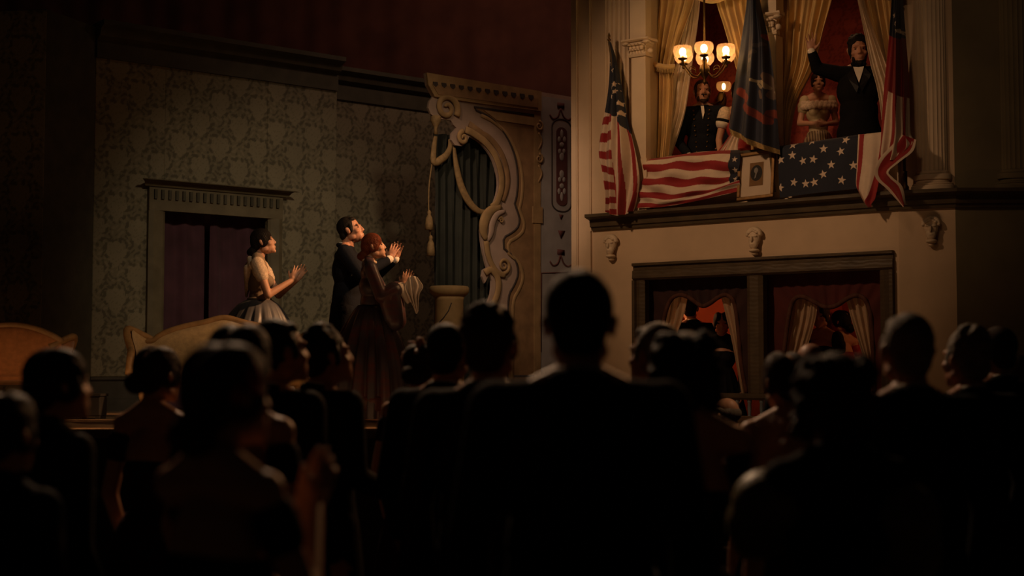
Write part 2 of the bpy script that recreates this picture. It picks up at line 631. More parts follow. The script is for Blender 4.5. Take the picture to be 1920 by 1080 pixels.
cor = [(-0.1, TOPZ - 0.02), (0.03, TOPZ - 0.02), (0.03, TOPZ + 0.17), (0.10, TOPZ + 0.20), (0.13, TOPZ + 0.27), (0.20, TOPZ + 0.30), (0.20, TOPZ + 0.35), (-0.1, TOPZ + 0.35)]
struct('trim_1', MB().prof(FL, -0.02, FL.L + 0.15, cor), olive_dark)
struct('trim_2', MB().prof(FM, -0.02, FM.L, cor), olive_dark)
# dark return closing the wing on to the back wall
fr_ret = Frame((-4.62, 13.95), (-4.35, 14.70))
struct('wall_left_return', MB().fbox(fr_ret, 0, fr_ret.L, -0.05, 0.0, STAGE_Z, TOPZ + 0.3), olive_dark)

# doorway: casing with a dentilled head and two dark purple curtains
t = thing('door_surround', 'olive door surround with a dentilled cornice in the papered wall', 'door surround', FL.p((d0 + d1) / 2, 0.03, STAGE_Z))
c0, c1 = FL.s(271), FL.s(523)
casing = [(-0.02, 0), (0.05, 0), (0.05, 1), (-0.02, 1)]
flat('jamb', MB().vprof(FL, [(c0, 0), (c0, 0.05), (c0 + 0.05, 0.07), (d0 - 0.03, 0.05), (d0, 0.03), (d0, -0.04), (c0, -0.04)], STAGE_Z, dz), olive_wood, t)
flat('jamb', MB().vprof(FL, [(d1, -0.04), (d1, 0.03), (d1 + 0.03, 0.05), (c1 - 0.05, 0.07), (c1, 0.05), (c1, -0.04)], STAGE_Z, dz), olive_wood, t)
zc = FL.z(400, 345)
flat('frieze', MB().fbox(FL, c0, c1, -0.04, 0.06, dz, zc - 0.03), olive_wood, t)
k0, k1 = FL.s(250), FL.s(547)
zt = FL.z(250, 333, 0.2)
flat('cornice', MB().prof(FL, c0, c1, [(-0.04, zc - 0.09), (0.08, zc - 0.09), (0.11, zc - 0.05), (0.16, zc - 0.02), (0.20, zt), (-0.04, zt)], -0.7, 0.7), olive_wood, t)
m = MB()
n = 19
for i in range(n):
    a = c0 + 0.03 + (c1 - c0 - 0.06) * (i + 0.5) / n
    m.fbox(FL, a - 0.02, a + 0.012, 0.055, 0.085, zc - 0.22, zc - 0.12)
flat('dentils', m, olive_dark, t)
adopt(t)
purple = mat('purple_curtain', (0.075, 0.028, 0.040), 0.8, 0.25, 4, sheen=0.2)
for k, (a, b) in enumerate(((d0 - 0.12, (d0 + d1) / 2 - 0.03), ((d0 + d1) / 2 + 0.03, d1 + 0.12))):
    nu, nv = 90, 24
    S, Z = np.meshgrid(np.linspace(a, b, nu), np.linspace(STAGE_Z + 0.01, dz + 0.15, nv))
    Of = -0.22 + 0.018 * np.sin((S - a) * 31 + 0.8 * np.sin(Z * 2)) + 0.012 * np.sin((S - a) * 13 + 1)
    P = np.array(list(FL.O)) + S[..., None] * np.array(list(FL.u)) + Of[..., None] * np.array(list(FL.n)) + Z[..., None] * np.array([0, 0, 1.0])
    tag(obj('door_curtain', grid_mesh('door_curtain', P), purple), 'dark purple curtain hanging in the %s half of the doorway' % ('left', 'right')[k], 'curtain', 'doorway curtains')

# red drape high behind the set
nu, nv = 260, 20
X, Z = np.meshgrid(np.linspace(-7.5, 2.2, nu), np.linspace(1.06, 8.2, nv))
Yd = 19.2 + 0.03 * np.sin(X * 6) + 0.012 * np.sin(X * 17)
tag(obj('stage_drape', grid_mesh('stage_drape', np.stack([X, Yd, Z], -1)), red_drape), 'tall dark red drape hanging behind the stage set', 'curtain')

# ------------------------------------------------------------------ proscenium pier and the box
ledge_top, ledge_bot = FA.z(1110, 401, 0.16), FA.z(1110, 431, 0.1)
WALL_TOP = 6.0
sA = FA.s(1072)
s_open0, s_mid0, s_mid1, s_open1 = FA.s(1225, -0.05), FA.s(1438), FA.s(1463), FA.s(1690)
LA = FA.L
# lower opening
lo0, lo1, loz1, loz0 = FA.s(1200), FA.s(1664), FA.z(1200, 508), 1.25
struct('wall_left_pier', MB().fbox(FA, sA, s_open0 - 0.02, -0.45, 0.0, ledge_bot, WALL_TOP).fbox(FA, sA, lo0, -0.45, 0.0, 0, ledge_bot), plaster)
struct('wall_right_pier', MB().fbox(FA, lo1, LA, -0.3, 0.0, 0, ledge_bot), plaster)
struct('wall_box_front', MB().fbox(FA, lo0, lo1, -0.3, 0.0, loz1, ledge_bot).fbox(FA, lo0, lo1, -0.3, -0.02, 0, 1.02), plaster)
# vertical beads on the pier
m = MB()
for px in (1084, 1109, 1140):
    a = FA.s(px)
    m.vprof(FA, [(a - 0.012, -0.01), (a - 0.012, 0.015), (a, 0.024), (a + 0.012, 0.015), (a + 0.012, -0.01)], 0 if px < 1105 else ledge_top, WALL_TOP)
struct('trim_3', m, plaster)
a = FA.s(1108)
struct('trim_4', MB().fbox(FA, a - 0.03, a + 0.02, -0.02, 0.03, 2.45, ledge_bot), plaster)

# ledge round the front, its turn and the side wall
lp = [(-0.05, ledge_bot), (0.03, ledge_bot), (0.04, ledge_bot + 0.03), (0.06, ledge_bot + 0.035), (0.07, ledge_bot + 0.10), (0.13, ledge_bot + 0.115), (0.16, ledge_top - 0.03), (0.16, ledge_top), (-0.05, ledge_top)]
s_l = FA.s(1113)
struct('trim_5', MB().prof(FA, s_l, LA, lp, 0.0, 0.18).prof(FB, 0, FB.L, lp, -0.18, 0.22).prof(FC, 0, FC.L, lp, -0.22, 0), ledge_wood)

# parapet and floor, ceiling, walls of the upper box
PAR_Z = 3.575
struct('wall_parapet', MB().fbox(FA, s_open0, LA, -0.16, -0.06, BOX_Z - 0.12, PAR_Z - 0.04).fbox(FA, s_open0, LA, -0.06, 0.0, ledge_top - 0.02, ledge_top + 0.03), cream_paint)
struct('trim_6', MB().fbox(FA, s_open0 - 0.16, LA, -0.19, -0.03, PAR_Z - 0.04, PAR_Z), ledge_wood)
DEPTH = -2.5
struct('floor_box', MB().fbox(FA, 0, LA, DEPTH, -0.16, BOX_Z - 0.1, BOX_Z), ledge_wood)
struct('floor_box_dais', MB().fbox(FA, 0, LA, DEPTH, -1.2, BOX_Z, BOX_Z + 0.42), ledge_wood)
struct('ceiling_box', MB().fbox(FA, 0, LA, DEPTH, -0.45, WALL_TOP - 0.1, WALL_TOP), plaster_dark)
papered('wall_box_back', FA, -0.1, LA + 0.4, BOX_Z, WALL_TOP, pal=RED, o=DEPTH, step=0.015, w=0.16, h=0.30)
fs1 = Frame(FA.p(0.02, DEPTH, 0)[:2], FA.p(0.02, -0.45, 0)[:2])
fs2 = Frame(FA.p(LA - 0.02, -0.3, 0)[:2], FA.p(LA + 0.35, DEPTH, 0)[:2])
papered('wall_box_left', fs1, 0, fs1.L, BOX_Z, WALL_TOP, pal=RED, step=0.02, w=0.16, h=0.30)
papered('wall_box_right', fs2, 0, fs2.L, BOX_Z, WALL_TOP, pal=RED, step=0.02, w=0.16, h=0.30)
struct('wall_box_header', MB().fbox(FA, s_open0 - 0.02, LA, -0.3, 0.0, 5.65, WALL_TOP), plaster)

# lower box
orange_wall = mat('orange_red_wall', (0.42, 0.075, 0.03), 0.8, 0.1, 4)
L2 = -1.9
struct('floor_lower_box', MB().fbox(FA, 0.1, LA, L2, -0.3, 0.36, 0.42), ledge_wood)
struct('wall_lower_back', MB().fbox(FA, 0, LA + 0.3, L2 - 0.06, L2, 0.42, BOX_Z - 0.1), orange_wall)
struct('wall_lower_left', MB().fbox(FA, 0.02, 0.08, L2, -0.45, 0.42, BOX_Z - 0.1), orange_wall)
struct('wall_lower_right', MB().fbox(FA, LA - 0.08, LA - 0.02, L2, -0.3, 0.42, BOX_Z - 0.1), orange_wall)
sm = FA.s(1420)
struct('wall_lower_middle', MB().fbox(FA, sm - 0.03, sm + 0.03, L2, -0.3, 0.42, BOX_Z - 0.1), orange_wall)

# frame of the lower box opening
t = thing('box_frame', 'dark moulded wooden frame around the two lower box openings', 'frame', FA.p((lo0 + lo1) / 2, 0.03, 1.02))
f0, f1, fz = FA.s(1187, 0.04), FA.s(1677, 0.04), FA.z(1187, 494, 0.04)
rail = lambda a: [(-0.06, 0), (0.03, 0), (0.055, 0.02), (0.05, a * 0.55), (0.03, a * 0.6), (0.03, a * 0.8), (0.06, a * 0.85), (0.06, a), (-0.06, a)]
flat('head', MB().prof(FA, f0, f1, [(o, fz - 0.17 + z) for o, z in rail(0.17)]), frame_wood, t)
fw = 0.13
for a, sgn in ((f0, 1), (f1, -1)):
    flat('jamb', MB().vprof(FA, [(a, -0.06), (a, 0.06), (a + sgn * 0.03, 0.06), (a + sgn * 0.04, 0.03), (a + sgn * 0.08, 0.045), (a + sgn * fw, 0.02), (a + sgn * fw, -0.06)], 1.22, fz - 0.17), frame_wood, t)
m0, m1 = FA.s(1404), FA.s(1434)
flat('mullion', MB().vprof(FA, [(m0, -0.06), (m0, 0.02), (m0 + 0.04, 0.045), (m1 - 0.04, 0.045), (m1, 0.02), (m1, -0.06)], 1.22, fz - 0.17), frame_wood, t)
flat('sill', MB().prof(FA, f0, f1, [(-0.1, 1.20), (0.06, 1.20), (0.08, 1.22), (0.08, 1.26), (-0.1, 1.26)]), frame_wood, t)
adopt(t)
blue_post = mat('slate_post', (0.16, 0.19, 0.22), 0.4, 0.2, 8)
for i in range(20):
    s = lo0 + 0.08 + (lo1 - lo0 - 0.16) * i / 19
    if 0.75 < (i / 19) or (i / 19) < 0.2:
        continue
    m = MB().lathe([(0.022, 1.02), (0.022, 1.05), (0.014, 1.06), (0.02, 1.12), (0.016, 1.17), (0.022, 1.18), (0.022, 1.20)], FA.p(s, 0.03, 0), 12)
    w = 'slate blue turned baluster under the lower box sill'
    tag(obj('baluster', m, blue_post), w, 'baluster', 'balusters under the lower box')
struct('wall_plinth', MB().fbox(FA, lo0, lo1, -0.02, 0.08, 1.0, 1.022), cream_paint)

# side wall of the house and the turn under the column
struct('wall_turn', MB().fbox(FB, -0.02, FB.L, -0.3, 0.0, 0, WALL_TOP), plaster)
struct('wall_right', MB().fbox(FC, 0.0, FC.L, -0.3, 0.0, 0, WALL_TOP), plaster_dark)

# ------------------------------------------------------------------ pilasters, columns and capitals
def fluted_flat(fr, s0, s1, z0, z1, o, n):
    pts = [(s0, 0), (s0, o)]
    w = (s1 - s0) / n
    for i in range(n):
        a = s0 + i * w
        for q in range(0, 7):
            f = q / 6
            pts.append((a + w * (0.14 + 0.72 * f), o - 0.028 * math.sin(PI * f)))
    pts += [(s1, o), (s1, 0)]
    return MB().vprof(fr, pts, z0, z1)

def fluted_round(fr, sc, r, z0, z1, n, out=0.6):
    pts = []
    for i in range(n * 6 + 1):
        a = PI * i / (n * 6)
        g = 0.07 * r * abs(math.sin(PI * i / 6)) ** 0.7
        pts.append((sc - (r - g) * math.cos(a), (r - g) * math.sin(a) * out + 0.01))
    return MB().vprof(fr, [(sc - r, -0.02)] + pts + [(sc + r, -0.02)], z0, z1)

def capital(fr, s0, s1, o, z0, z1):
    """leafy capital over a square shaft from s0 to s1, o deep"""
    m = MB()
    h, c, hw = z1 - z0, (s0 + s1) / 2, (s1 - s0) / 2
    m.prof(fr, s0 - 0.02, s1 + 0.02, [(-0.02, z0), (o + 0.02, z0), (o + 0.03, z0 + 0.02), (o + 0.02, z0 + 0.04), (-0.02, z0 + 0.04)])
    for i in range(6):                                    # flaring bell
        f = i / 5
        g = 0.05 * f ** 2
        m.fbox(fr, s0 - g, s1 + g, -0.02, o + g, z0 + 0.04 + f * h * 0.66, z0 + 0.04 + f * h * 0.66 + h * 0.14)
    for row, (zz, cnt) in enumerate(((0.24, 5), (0.52, 4))):  # two rows of curled leaves
        for i in range(cnt):
            a = s0 + (s1 - s0) * (i + 0.5) / cnt
            rl = (s1 - s0) / cnt * 0.55
            m.ell(fr.p(a, o + 0.02 + 0.015 * row, z0 + h * zz), (rl, rl * 0.8, h * 0.16))
            m.ell(fr.p(a, o + 0.045 + 0.02 * row, z0 + h * (zz + 0.13)), (rl * 0.9, rl * 0.8, h * 0.06))
    for sg in (-1, 1):                                    # corner volutes
        m.ell(fr.p(c + sg * (hw + 0.035), o + 0.04, z0 + h * 0.76), (0.042, 0.042, h * 0.11))
        m.ell(fr.p(c + sg * (hw + 0.02), o * 0.4, z0 + h * 0.34), (0.03, 0.03, h * 0.15))
    g = 0.075
    m.prof(fr, s0 - g, s1 + g, [(-0.02, z1 - h * 0.14), (o + g - 0.02, z1 - h * 0.14), (o + g, z1 - h * 0.07), (o + g, z1), (-0.02, z1)])
    return m

# left group: fluted strip, then the square pilaster with its capital
t = thing('fluted_pilaster', 'flat fluted cream pilaster behind the leftmost striped flag', 'pilaster', FA.p(FA.s(1163), 0.03, ledge_top))
obj('shaft', fluted_flat(FA, FA.s(1143), FA.s(1182, 0.06), ledge_top, WALL_TOP, 0.06, 5), cream_paint, t, smooth=False)
adopt(t)
def pilaster(fr, sa, sb, o, zc0, zc1, label, zb, ob=0.002):
    t = thing('pilaster', label, 'pilaster', fr.p((sa + sb) / 2, o / 2, zb), 0, 'square pilasters with leafy capitals')
    m = MB().vprof(fr, [(sa, ob), (sa, o), (sb, o), (sb, ob)], zb, zc0)
    flat('shaft', m, cream_paint, t, bevel=0.006)
    flat('impost', MB().vprof(fr, [(sa - 0.01, ob), (sa - 0.01, o + 0.01), (sb + 0.01, o + 0.01), (sb + 0.01, ob)], zc1, WALL_TOP), cream_paint, t)
    obj('capital', capital(fr, sa, sb, o, zc0, zc1), cream_paint, t, smooth=False)
    return adopt(t)
pa, pb = FA.s(1186, 0.1), FA.s(1213, 0.1)
pilaster(FA, pa, pb, 0.1, FA.z(1200, 106, 0.1), FA.z(1200, 71, 0.16), 'cream square pilaster left of the chandelier with a leafy capital', PAR_Z)
tag(flat('pilaster_pedestal', MB().fbox(FA, pa - 0.02, pb + 0.02, 0.002, 0.12, ledge_top, PAR_Z), cream_paint), 'plain cream pedestal under the pilaster left of the striped swag', 'pedestal')
pilaster(FA, s_mid0, s_mid1, 0.02, FA.z(1450, 66), FA.z(1450, 26), 'slim pilaster between the two openings, beside the blue flag', PAR_Z, -0.13)
qa, qb = FA.s(1690, 0.06), FA.s(1722, 0.06)
qb = min(qb, LA - 0.005)
pilaster(FA, qa, qb, 0.06, FA.z(1704, 22, 0.06), FA.z(1704, -16, 0.06), 'cream square pilaster just right of the rightmost flag', ledge_top)

def column(fr, sc, r, label, c=cream_paint, n=11):
    t = thing('fluted_column', label, 'column', fr.p(sc, 0.08, ledge_top))
    zb = ledge_top + 0.17
    obj('shaft', fluted_round(fr, sc, r, zb, WALL_TOP, n), c, t, smooth=False)
    b = MB()
    m = MB()
    for rr, z0_, z1_ in ((1.42, 0.0, 0.045), (1.36, 0.045, 0.06), (1.12, 0.06, 0.09), (1.26, 0.09, 0.14), (1.08, 0.14, 0.17)):
        pts = [(sc - rr * r * math.cos(PI * i / 24), rr * r * math.sin(PI * i / 24) * 0.62 + 0.01) for i in range(25)]
        m.vprof(fr, [(sc - rr * r, -0.02)] + pts + [(sc + rr * r, -0.02)], ledge_top + z0_, ledge_top + z1_)
    flat('base', m, c, t, bevel=0.008)
    return adopt(t)
column(FB, (FB.s(1726) + FB.s(1784)) / 2, (FB.s(1784) - FB.s(1726)) / 2, 'thick fluted cream column standing on the ledge right of the flags')
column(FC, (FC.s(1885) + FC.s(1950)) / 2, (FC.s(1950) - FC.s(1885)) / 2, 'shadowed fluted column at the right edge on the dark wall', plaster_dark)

# corbel masks
def corbel(fr, px, py, label):
    s, z = fr.hit(px, py, 0.05)
    t = thing('corbel_head', label, 'carved head', fr.p(s, 0.0, z - 0.11), 0, 'carved heads under the ledge')
    R = Matrix((fr.u, -fr.n, Vector((0, 0, 1)))).transposed()
    E = lambda m, a, b, c, r: m.ell(fr.p(s + a, b, z + c), r, R)
    m = MB()
    E(m, 0, 0.045, 0.02, (0.062, 0.05, 0.085))
    E(m, 0, 0.065, -0.045, (0.045, 0.035, 0.05))
    E(m, 0, 0.105, 0.0, (0.012, 0.016, 0.03))
    E(m, -0.025, 0.088, 0.028, (0.024, 0.012, 0.008))
    E(m, 0.025, 0.088, 0.028, (0.024, 0.012, 0.008))
    E(m, 0, 0.095, -0.048, (0.02, 0.01, 0.008))
    obj('face', fuse(m, 'face', 0.005, 1), cream_paint, t)
    m = MB()
    for i in range(11):
        a = PI * (i / 10)
        E(m, 0.066 * math.cos(a), 0.05, 0.045 + 0.058 * math.sin(a), (0.02, 0.03, 0.02))
    for i in range(5):
        E(m, -0.04 + 0.02 * i, 0.075, 0.085 - 0.012 * abs(i - 2), (0.016, 0.02, 0.014))
    obj('hair', fuse(m, 'hair', 0.006, 1), cream_paint, t)
    m = MB()
    E(m, 0, 0.05, -0.105, (0.05, 0.055, 0.022))
    E(m, 0, 0.035, -0.135, (0.03, 0.035, 0.018))
    obj('bracket', m, cream_paint, t)
    return adopt(t)
corbel(FA, 1145, 461, 'leftmost carved cream head under the ledge, beside the pier')
corbel(FA, 1414, 449, 'carved cream head under the ledge between the two lower openings')
corbel(FB, 1746, 430, 'rightmost carved head, in shadow below the thick fluted column')

# ================================================================== PAINTED CUT-OUT WING
ochre = mat('painted_ochre', (0.30, 0.185, 0.080), 0.8, 0.18, 8)
ochre_dark = mat('painted_dark_ochre', (0.24, 0.135, 0.06), 0.8, 0.2, 8)
pinkish = mat('painted_rose_grey', (0.34, 0.235, 0.175), 0.8, 0.12, 6)
bluish = mat('painted_grey', (0.30, 0.265, 0.235), 0.8, 0.12, 6)
outline = mat('painted_outline', (0.045, 0.032, 0.026), 0.85, 0.1, 8)
maroon = mat('painted_maroon', (0.10, 0.035, 0.03), 0.85, 0.15, 8)
green_drape = mat('green_drape', (0.021, 0.021, 0.014), 0.85, 0.25, 5, sheen=0.15)
gold_trim = mat('gold_trim', (0.25, 0.155, 0.065), 0.7, 0.2, 30, bump=0.3, bscale=120)

def ffp(pts, o):
    return [FF.w(x, y, 0.0) + FF.n * o for x, y in pts]

def smooth_px(pts, n):
    return [tuple(p) for p in catmull(np.array(pts, float), n)]

def base_pt(px, o=0.0):
    s = FF.s(px)
    return FF.p(s, o, STAGE_Z + 0.002)

t = thing('painted_wing', 'painted cut-out stage wing with scrolled arch and dark green drape', 'stage scenery', FF.p(0.9, 0, STAGE_Z))
arch_edge = smooth_px([(880, 256), (896, 264), (911, 279), (923, 298), (931, 322), (934, 345), (931, 366), (924, 385)], 16)
left_edge = [(797, 137), (800, 160), (812, 181), (805, 190), (803, 202), (808, 214), (820, 222), (836, 224), (846, 226), (850, 234), (856, 240),
             (847, 250), (846, 262), (853, 272), (866, 274), (876, 267)] + arch_edge
low_edge = smooth_px([(915, 397), (906, 410), (901, 428), (902, 448), (905, 468), (910, 490), (913, 502)], 12) + [(906, 506), (904, 518), (909, 531), (914, 521), (918, 514)] + \
           smooth_px([(922, 526), (921, 548), (913, 572), (905, 595), (899, 622), (896, 660)], 10)
pts = [FF.w(x, y) for x, y in left_edge + low_edge] + [base_pt(893), base_pt(1092), FF.w(1092, 185)]
flat('panel', MB().poly(pts, FF.n * -0.03), pinkish, t)
# ochre field with its waisted left edge
oc_l = smooth_px([(892, 207), (915, 219), (938, 240), (955, 268), (966, 300), (970, 335), (968, 365), (964, 382)], 18) + \
       smooth_px([(968, 394), (973, 410), (970, 426), (958, 437), (947, 443)], 9) + [(943, 450), (944, 466)] + \
       smooth_px([(950, 471), (962, 482), (969, 498), (970, 516), (963, 535), (955, 549), (952, 566), (951, 600)], 14)
pts = ffp([(888, 201)] + oc_l, 0.001) + [base_pt(949, 0.001), base_pt(1000, 0.001)] + ffp([(1000, 217)], 0.001)
flat('ochre_field', MB().poly(pts, FF.n * 0.008), ochre_dark, t)
m = MB().sweep(ffp([(1000, 217), (888, 201)] + oc_l, 0.01) + [base_pt(949, 0.01)], 0.013, 6, 0.5, FF.n)
obj('dark_line', m, outline, t)
inner = [(x + 9, y + 9) for x, y in oc_l]
obj('field_border', MB().sweep(ffp(inner, 0.010) + [base_pt(960, 0.010)], 0.022, 8, 0.3, FF.n), ochre, t)
flat('top_band', MB().poly(ffp([(905, 207), (1000, 221), (1000, 236), (930, 226)], 0.009), FF.n * 0.012), ochre, t)
# strip and its two little scrolls
flat('strip', MB().poly(ffp([(1000, 178), (1012, 180)], 0.002) + [base_pt(1012, 0.002), base_pt(1000, 0.002)], FF.n * 0.014), ochre, t)
def spiral(px, py, r, turns, a0, o, rad, sgn=1, n=40):
    s, z = FF.hit(px, py)
    out = []
    for i in range(n):
        f = i / (n - 1)
        a = a0 + sgn * 2 * PI * turns * f
        q = r * (1 - 0.85 * f)
        out.append(FF.p(s + q * math.cos(a), o, z + q * math.sin(a)))
    return MB().sweep(out, [rad * (1 - 0.5 * i / (n - 1)) for i in range(n)], 8, 0.6, FF.n)
for py in (237, 298):
    obj('scroll', spiral(1009, py, 0.055, 1.4, PI / 2, 0.02, 0.017, -1), ochre, t)
    obj('scroll_stem', MB().sweep(ffp(smooth_px([(1008, py + 12), (1014, py + 28), (1008, py + 44)], 10), 0.015), 0.013, 8, 0.6, FF.n), ochre, t)
flat('block', MB().poly(ffp([(997, 387), (1015, 389), (1015, 419), (997, 418)], 0.003), FF.n * 0.022), ochre, t)
# cornice with its row of dark pendants
flat('cornice', MB().poly(ffp([(797, 137), (1012, 172), (1012, 209), (906, 196), (812, 182), (800, 160)], 0.003), FF.n * 0.03), ochre, t)
flat('cornice_band', MB().poly(ffp([(806, 158), (1005, 186), (1005, 203), (818, 178)], 0.034), FF.n * 0.006), ochre_dark, t)
for i in range(12):
    m = MB()
    x = 812 + 16.3 * i
    y = 155 + 2.25 * i
    m.poly(ffp([(x - 4, y - 1), (x + 4, y), (x + 5, y + 5), (x + 1, y + 9), (x - 4, y + 5)], 0.034), FF.n * 0.010)
    flat('pendant', m, outline, t)
# volutes and the moulding of the arch
obj('volute', spiral(836, 203, 0.150, 1.5, -0.5, 0.02, 0.042, 1, 60), ochre, t)
obj('volute', spiral(866, 259, 0.07, 1.3, PI / 2, 0.03, 0.030, 1, 40), ochre, t)
obj('arch_moulding', MB().sweep(ffp([(x + 5, y - 3) for x, y in smooth_px([(866, 246)] + [(880, 253)] + arch_edge[2:] + [(915, 392)], 30)], 0.02), 0.040, 10, 0.30, FF.n), ochre, t)
obj('arch_band', MB().sweep(ffp([(x + 17, y - 8) for x, y in smooth_px([(862, 240)] + arch_edge[1:], 30)], 0.008), 0.035, 10, 0.35, FF.n), ochre_dark, t)
# acanthus scrolls down the right of the drape
obj('acanthus', MB().sweep(ffp(smooth_px([(938, 388), (920, 394), (908, 410), (904, 432), (910, 450)], 16), 0.02), [0.02 + 0.045 * math.sin(PI * (i + 0.6) / 16.5) for i in range(16)], 10, 0.4, FF.n), ochre, t)
obj('acanthus', MB().sweep(ffp(smooth_px([(945, 396), (930, 402), (921, 418), (918, 438), (912, 452)], 16), 0.025), [0.012 + 0.03 * math.sin(PI * (i + 0.6) / 16.5) for i in range(16)], 10, 0.4, FF.n), pinkish, t)
obj('curl', spiral(938, 413, 0.035, 1.5, PI, 0.02, 0.012, -1, 30), ochre, t)
obj('scroll_moulding', MB().sweep(ffp(smooth_px([(910, 452), (913, 475), (920, 495), (932, 512), (946, 516)], 16), 0.015), 0.035, 10, 0.4, FF.n), ochre, t)
obj('curl', spiral(943, 498, 0.085, 1.5, -PI / 2, 0.02, 0.022, 1, 44), ochre, t)
obj('scroll_moulding', MB().sweep(ffp(smooth_px([(908, 512), (920, 506), (932, 522), (932, 548), (922, 575), (914, 600), (908, 640)], 20), 0.015), 0.04, 10, 0.4, FF.n), ochre, t)
# grey side panel with its maroon arabesque
flat('grey_panel', MB().poly(ffp([(1014, 180), (1092, 192)], 0.001) + [base_pt(1092, 0.001), base_pt(1014, 0.001)], FF.n * 0.006), bluish, t)
def rr_px(x0, y0, x1, y1, r, k=0.16):
    out = []
    for cx, cy, a in ((x1 - r, y0 + r, -90), (x1 - r, y1 - r, 0), (x0 + r, y1 - r, 90), (x0 + r, y0 + r, 180)):
        for i in range(7):
            q = math.radians(a + 15 * i)
            x = cx + r * math.cos(q)
            out.append((x, cy + r * math.sin(q) + k * (x - x0)))
    return out
obj('dark_line', MB().sweep(ffp(rr_px(1034, 222, 1070, 395, 16, 0.1), 0.008), 0.010, 6, 0.5, FF.n, closed=True), outline, t)
flat('arabesque_panel', MB().poly(ffp(rr_px(1042, 238, 1062, 385, 10, 0.1), 0.008), FF.n * 0.006), maroon, t)
m = MB()
for cy, sg in ((276, 1), (345, -1)):
    for dx, dy, rx, ry in ((0, -24, 4, 9), (-5, -14, 4, 6), (5, -14, 4, 6), (0, -4, 6, 5), (-4, 8, 4, 5), (4, 8, 4, 5), (0, 18, 6, 8)):
        s, z = FF.hit(1052 + dx, cy + sg * dy)
        R = Matrix((FF.u, -FF.n, Vector((0, 0, 1)))).transposed()
        m.ell(FF.p(s, 0.014, z), (rx * 0.006, 0.006, ry * 0.006), R, 10, 6)
obj('leaves', m, bluish, t)
m = MB()
for y in (205, 480):
    m.sweep(ffp(smooth_px([(1030, y + 10), (1036, y + 18), (1045, y + 14), (1050, y - 2)], 12), 0.008), 0.012, 6, 0.5, FF.n)
    m.sweep(ffp(smooth_px([(1050, y - 2), (1056, y + 14), (1064, y + 20), (1072, y + 16)], 12), 0.008), 0.012, 6, 0.5, FF.n)
    m.poly(ffp([(1044, y - 13), (1057, y - 11), (1057, y - 1), (1044, y - 3)], 0.007), FF.n * 0.006)
m.poly(ffp([(1045, 432), (1058, 433), (1051, 448)], 0.007), FF.n * 0.006)
m.poly(ffp([(1047, 402), (1055, 403), (1051, 412)], 0.007), FF.n * 0.006)
m.sweep(ffp([(1012, 480), (1012, 500)], 0.008), 0.01, 6, 0.5, FF.n)
m.sweep(ffp([(1072, 511), (1014, 512), (1013, 660)], 0.008), 0.012, 6, 0.5, FF.n)
obj('swag_line', m, maroon, t)
m = MB().sweep([base_pt(962, 0.012) + Vector((0, 0, 0.36)), base_pt(1000, 0.012) + Vector((0, 0, 0.36))], 0.012, 6, 0.5, FF.n)
obj('dark_line', m, outline, t)
# the drape hanging through the arch, with its gold cord
def drape_rows(o):
    return [[(812, 250, o), (950, 262, o)], [(813, 420, o), (950, 430, o)], [(812, 560, o), (950, 560, o)], [(810, 745, o), (952, 728, o)]]
drape('green_drape', FF, drape_rows(-0.16), green_drape, 120, 40, fold=lambda U, V: 0.045 * np.sin(U * 58 + 1.5 * np.sin(V * 3)) + 0.02 * np.sin(U * 131), parent=t)
obj('gold_cord', MB().sweep([p for p in ffp(smooth_px([(857, 272), (862, 310), (871, 348), (886, 378), (904, 395), (924, 396)], 24), -0.06)], [0.014 + 0.03 * math.sin(PI * (i + 1) / 25) for i in range(24)], 10, 0.6, FF.n), gold_trim, t)
obj('gold_band', MB().sweep(ffp(smooth_px([(822, 254), (819, 275), (818, 300), (824, 303), (832, 298), (842, 290), (849, 276), (849, 260)], 24), -0.05), [0.02 + 0.022 * math.sin(PI * (i + 1) / 25) for i in range(24)], 10, 0.6, FF.n), gold_trim, t)
s, z = FF.hit(819, 232)
obj('knot', MB().lathe([(0.0, 0.10), (0.055, 0.085), (0.06, 0.04), (0.035, -0.01), (0.018, -0.05), (0.022, -0.11)][::-1], FF.p(s, -0.02, z), 16), gold_trim, t)
obj('tassel_cord', MB().sweep(ffp(smooth_px([(818, 300), (812, 345), (811, 392), (814, 440)], 16), -0.07), 0.008, 6), gold_trim, t)
for px, y0, y1 in ((811, 393, 430), (814, 440, 479)):
    s, z0 = FF.hit(px, y0)
    z1 = FF.z(px, y1)
    h = z0 - z1
    obj('tassel', MB().lathe([(0.045, 0), (0.042, h * 0.3), (0.035, h * 0.6), (0.016, h * 0.78), (0.022, h * 0.9), (0.008, h)], FF.p(s, -0.06, z1), 14), gold_trim, t)
adopt(t)

# painted column pedestal in front of the drape
c = at(842, 600, 14.15)
t = thing('pedestal', 'short ochre column pedestal standing before the green drape', 'pedestal', (c.x, 14.15, STAGE_Z))
top = at(842, 537, 14.15).z - STAGE_Z
obj('shaft', MB().lathe([(0.17, 0.12), (0.155, 0.2), (0.145, 0.5), (0.142, top - 0.14), (0.155, top - 0.10)], n=32), ochre, t)
obj('rim', MB().lathe([(0.15, top - 0.11), (0.185, top - 0.075), (0.20, top - 0.05), (0.20, top - 0.015), (0.185, top), (0.0, top)], n=32), ochre, t)
obj('base', MB().lathe([(0.22, 0.0), (0.22, 0.06), (0.19, 0.08), (0.2, 0.10), (0.17, 0.13)], n=32), ochre, t)
obj('crack', MB().sweep([(-0.09, -0.115, top - 0.36), (-0.05, -0.137, top - 0.32), (0.0, -0.145, top - 0.25), (0.03, -0.142, top - 0.17)], 0.006, 6), outline, t)

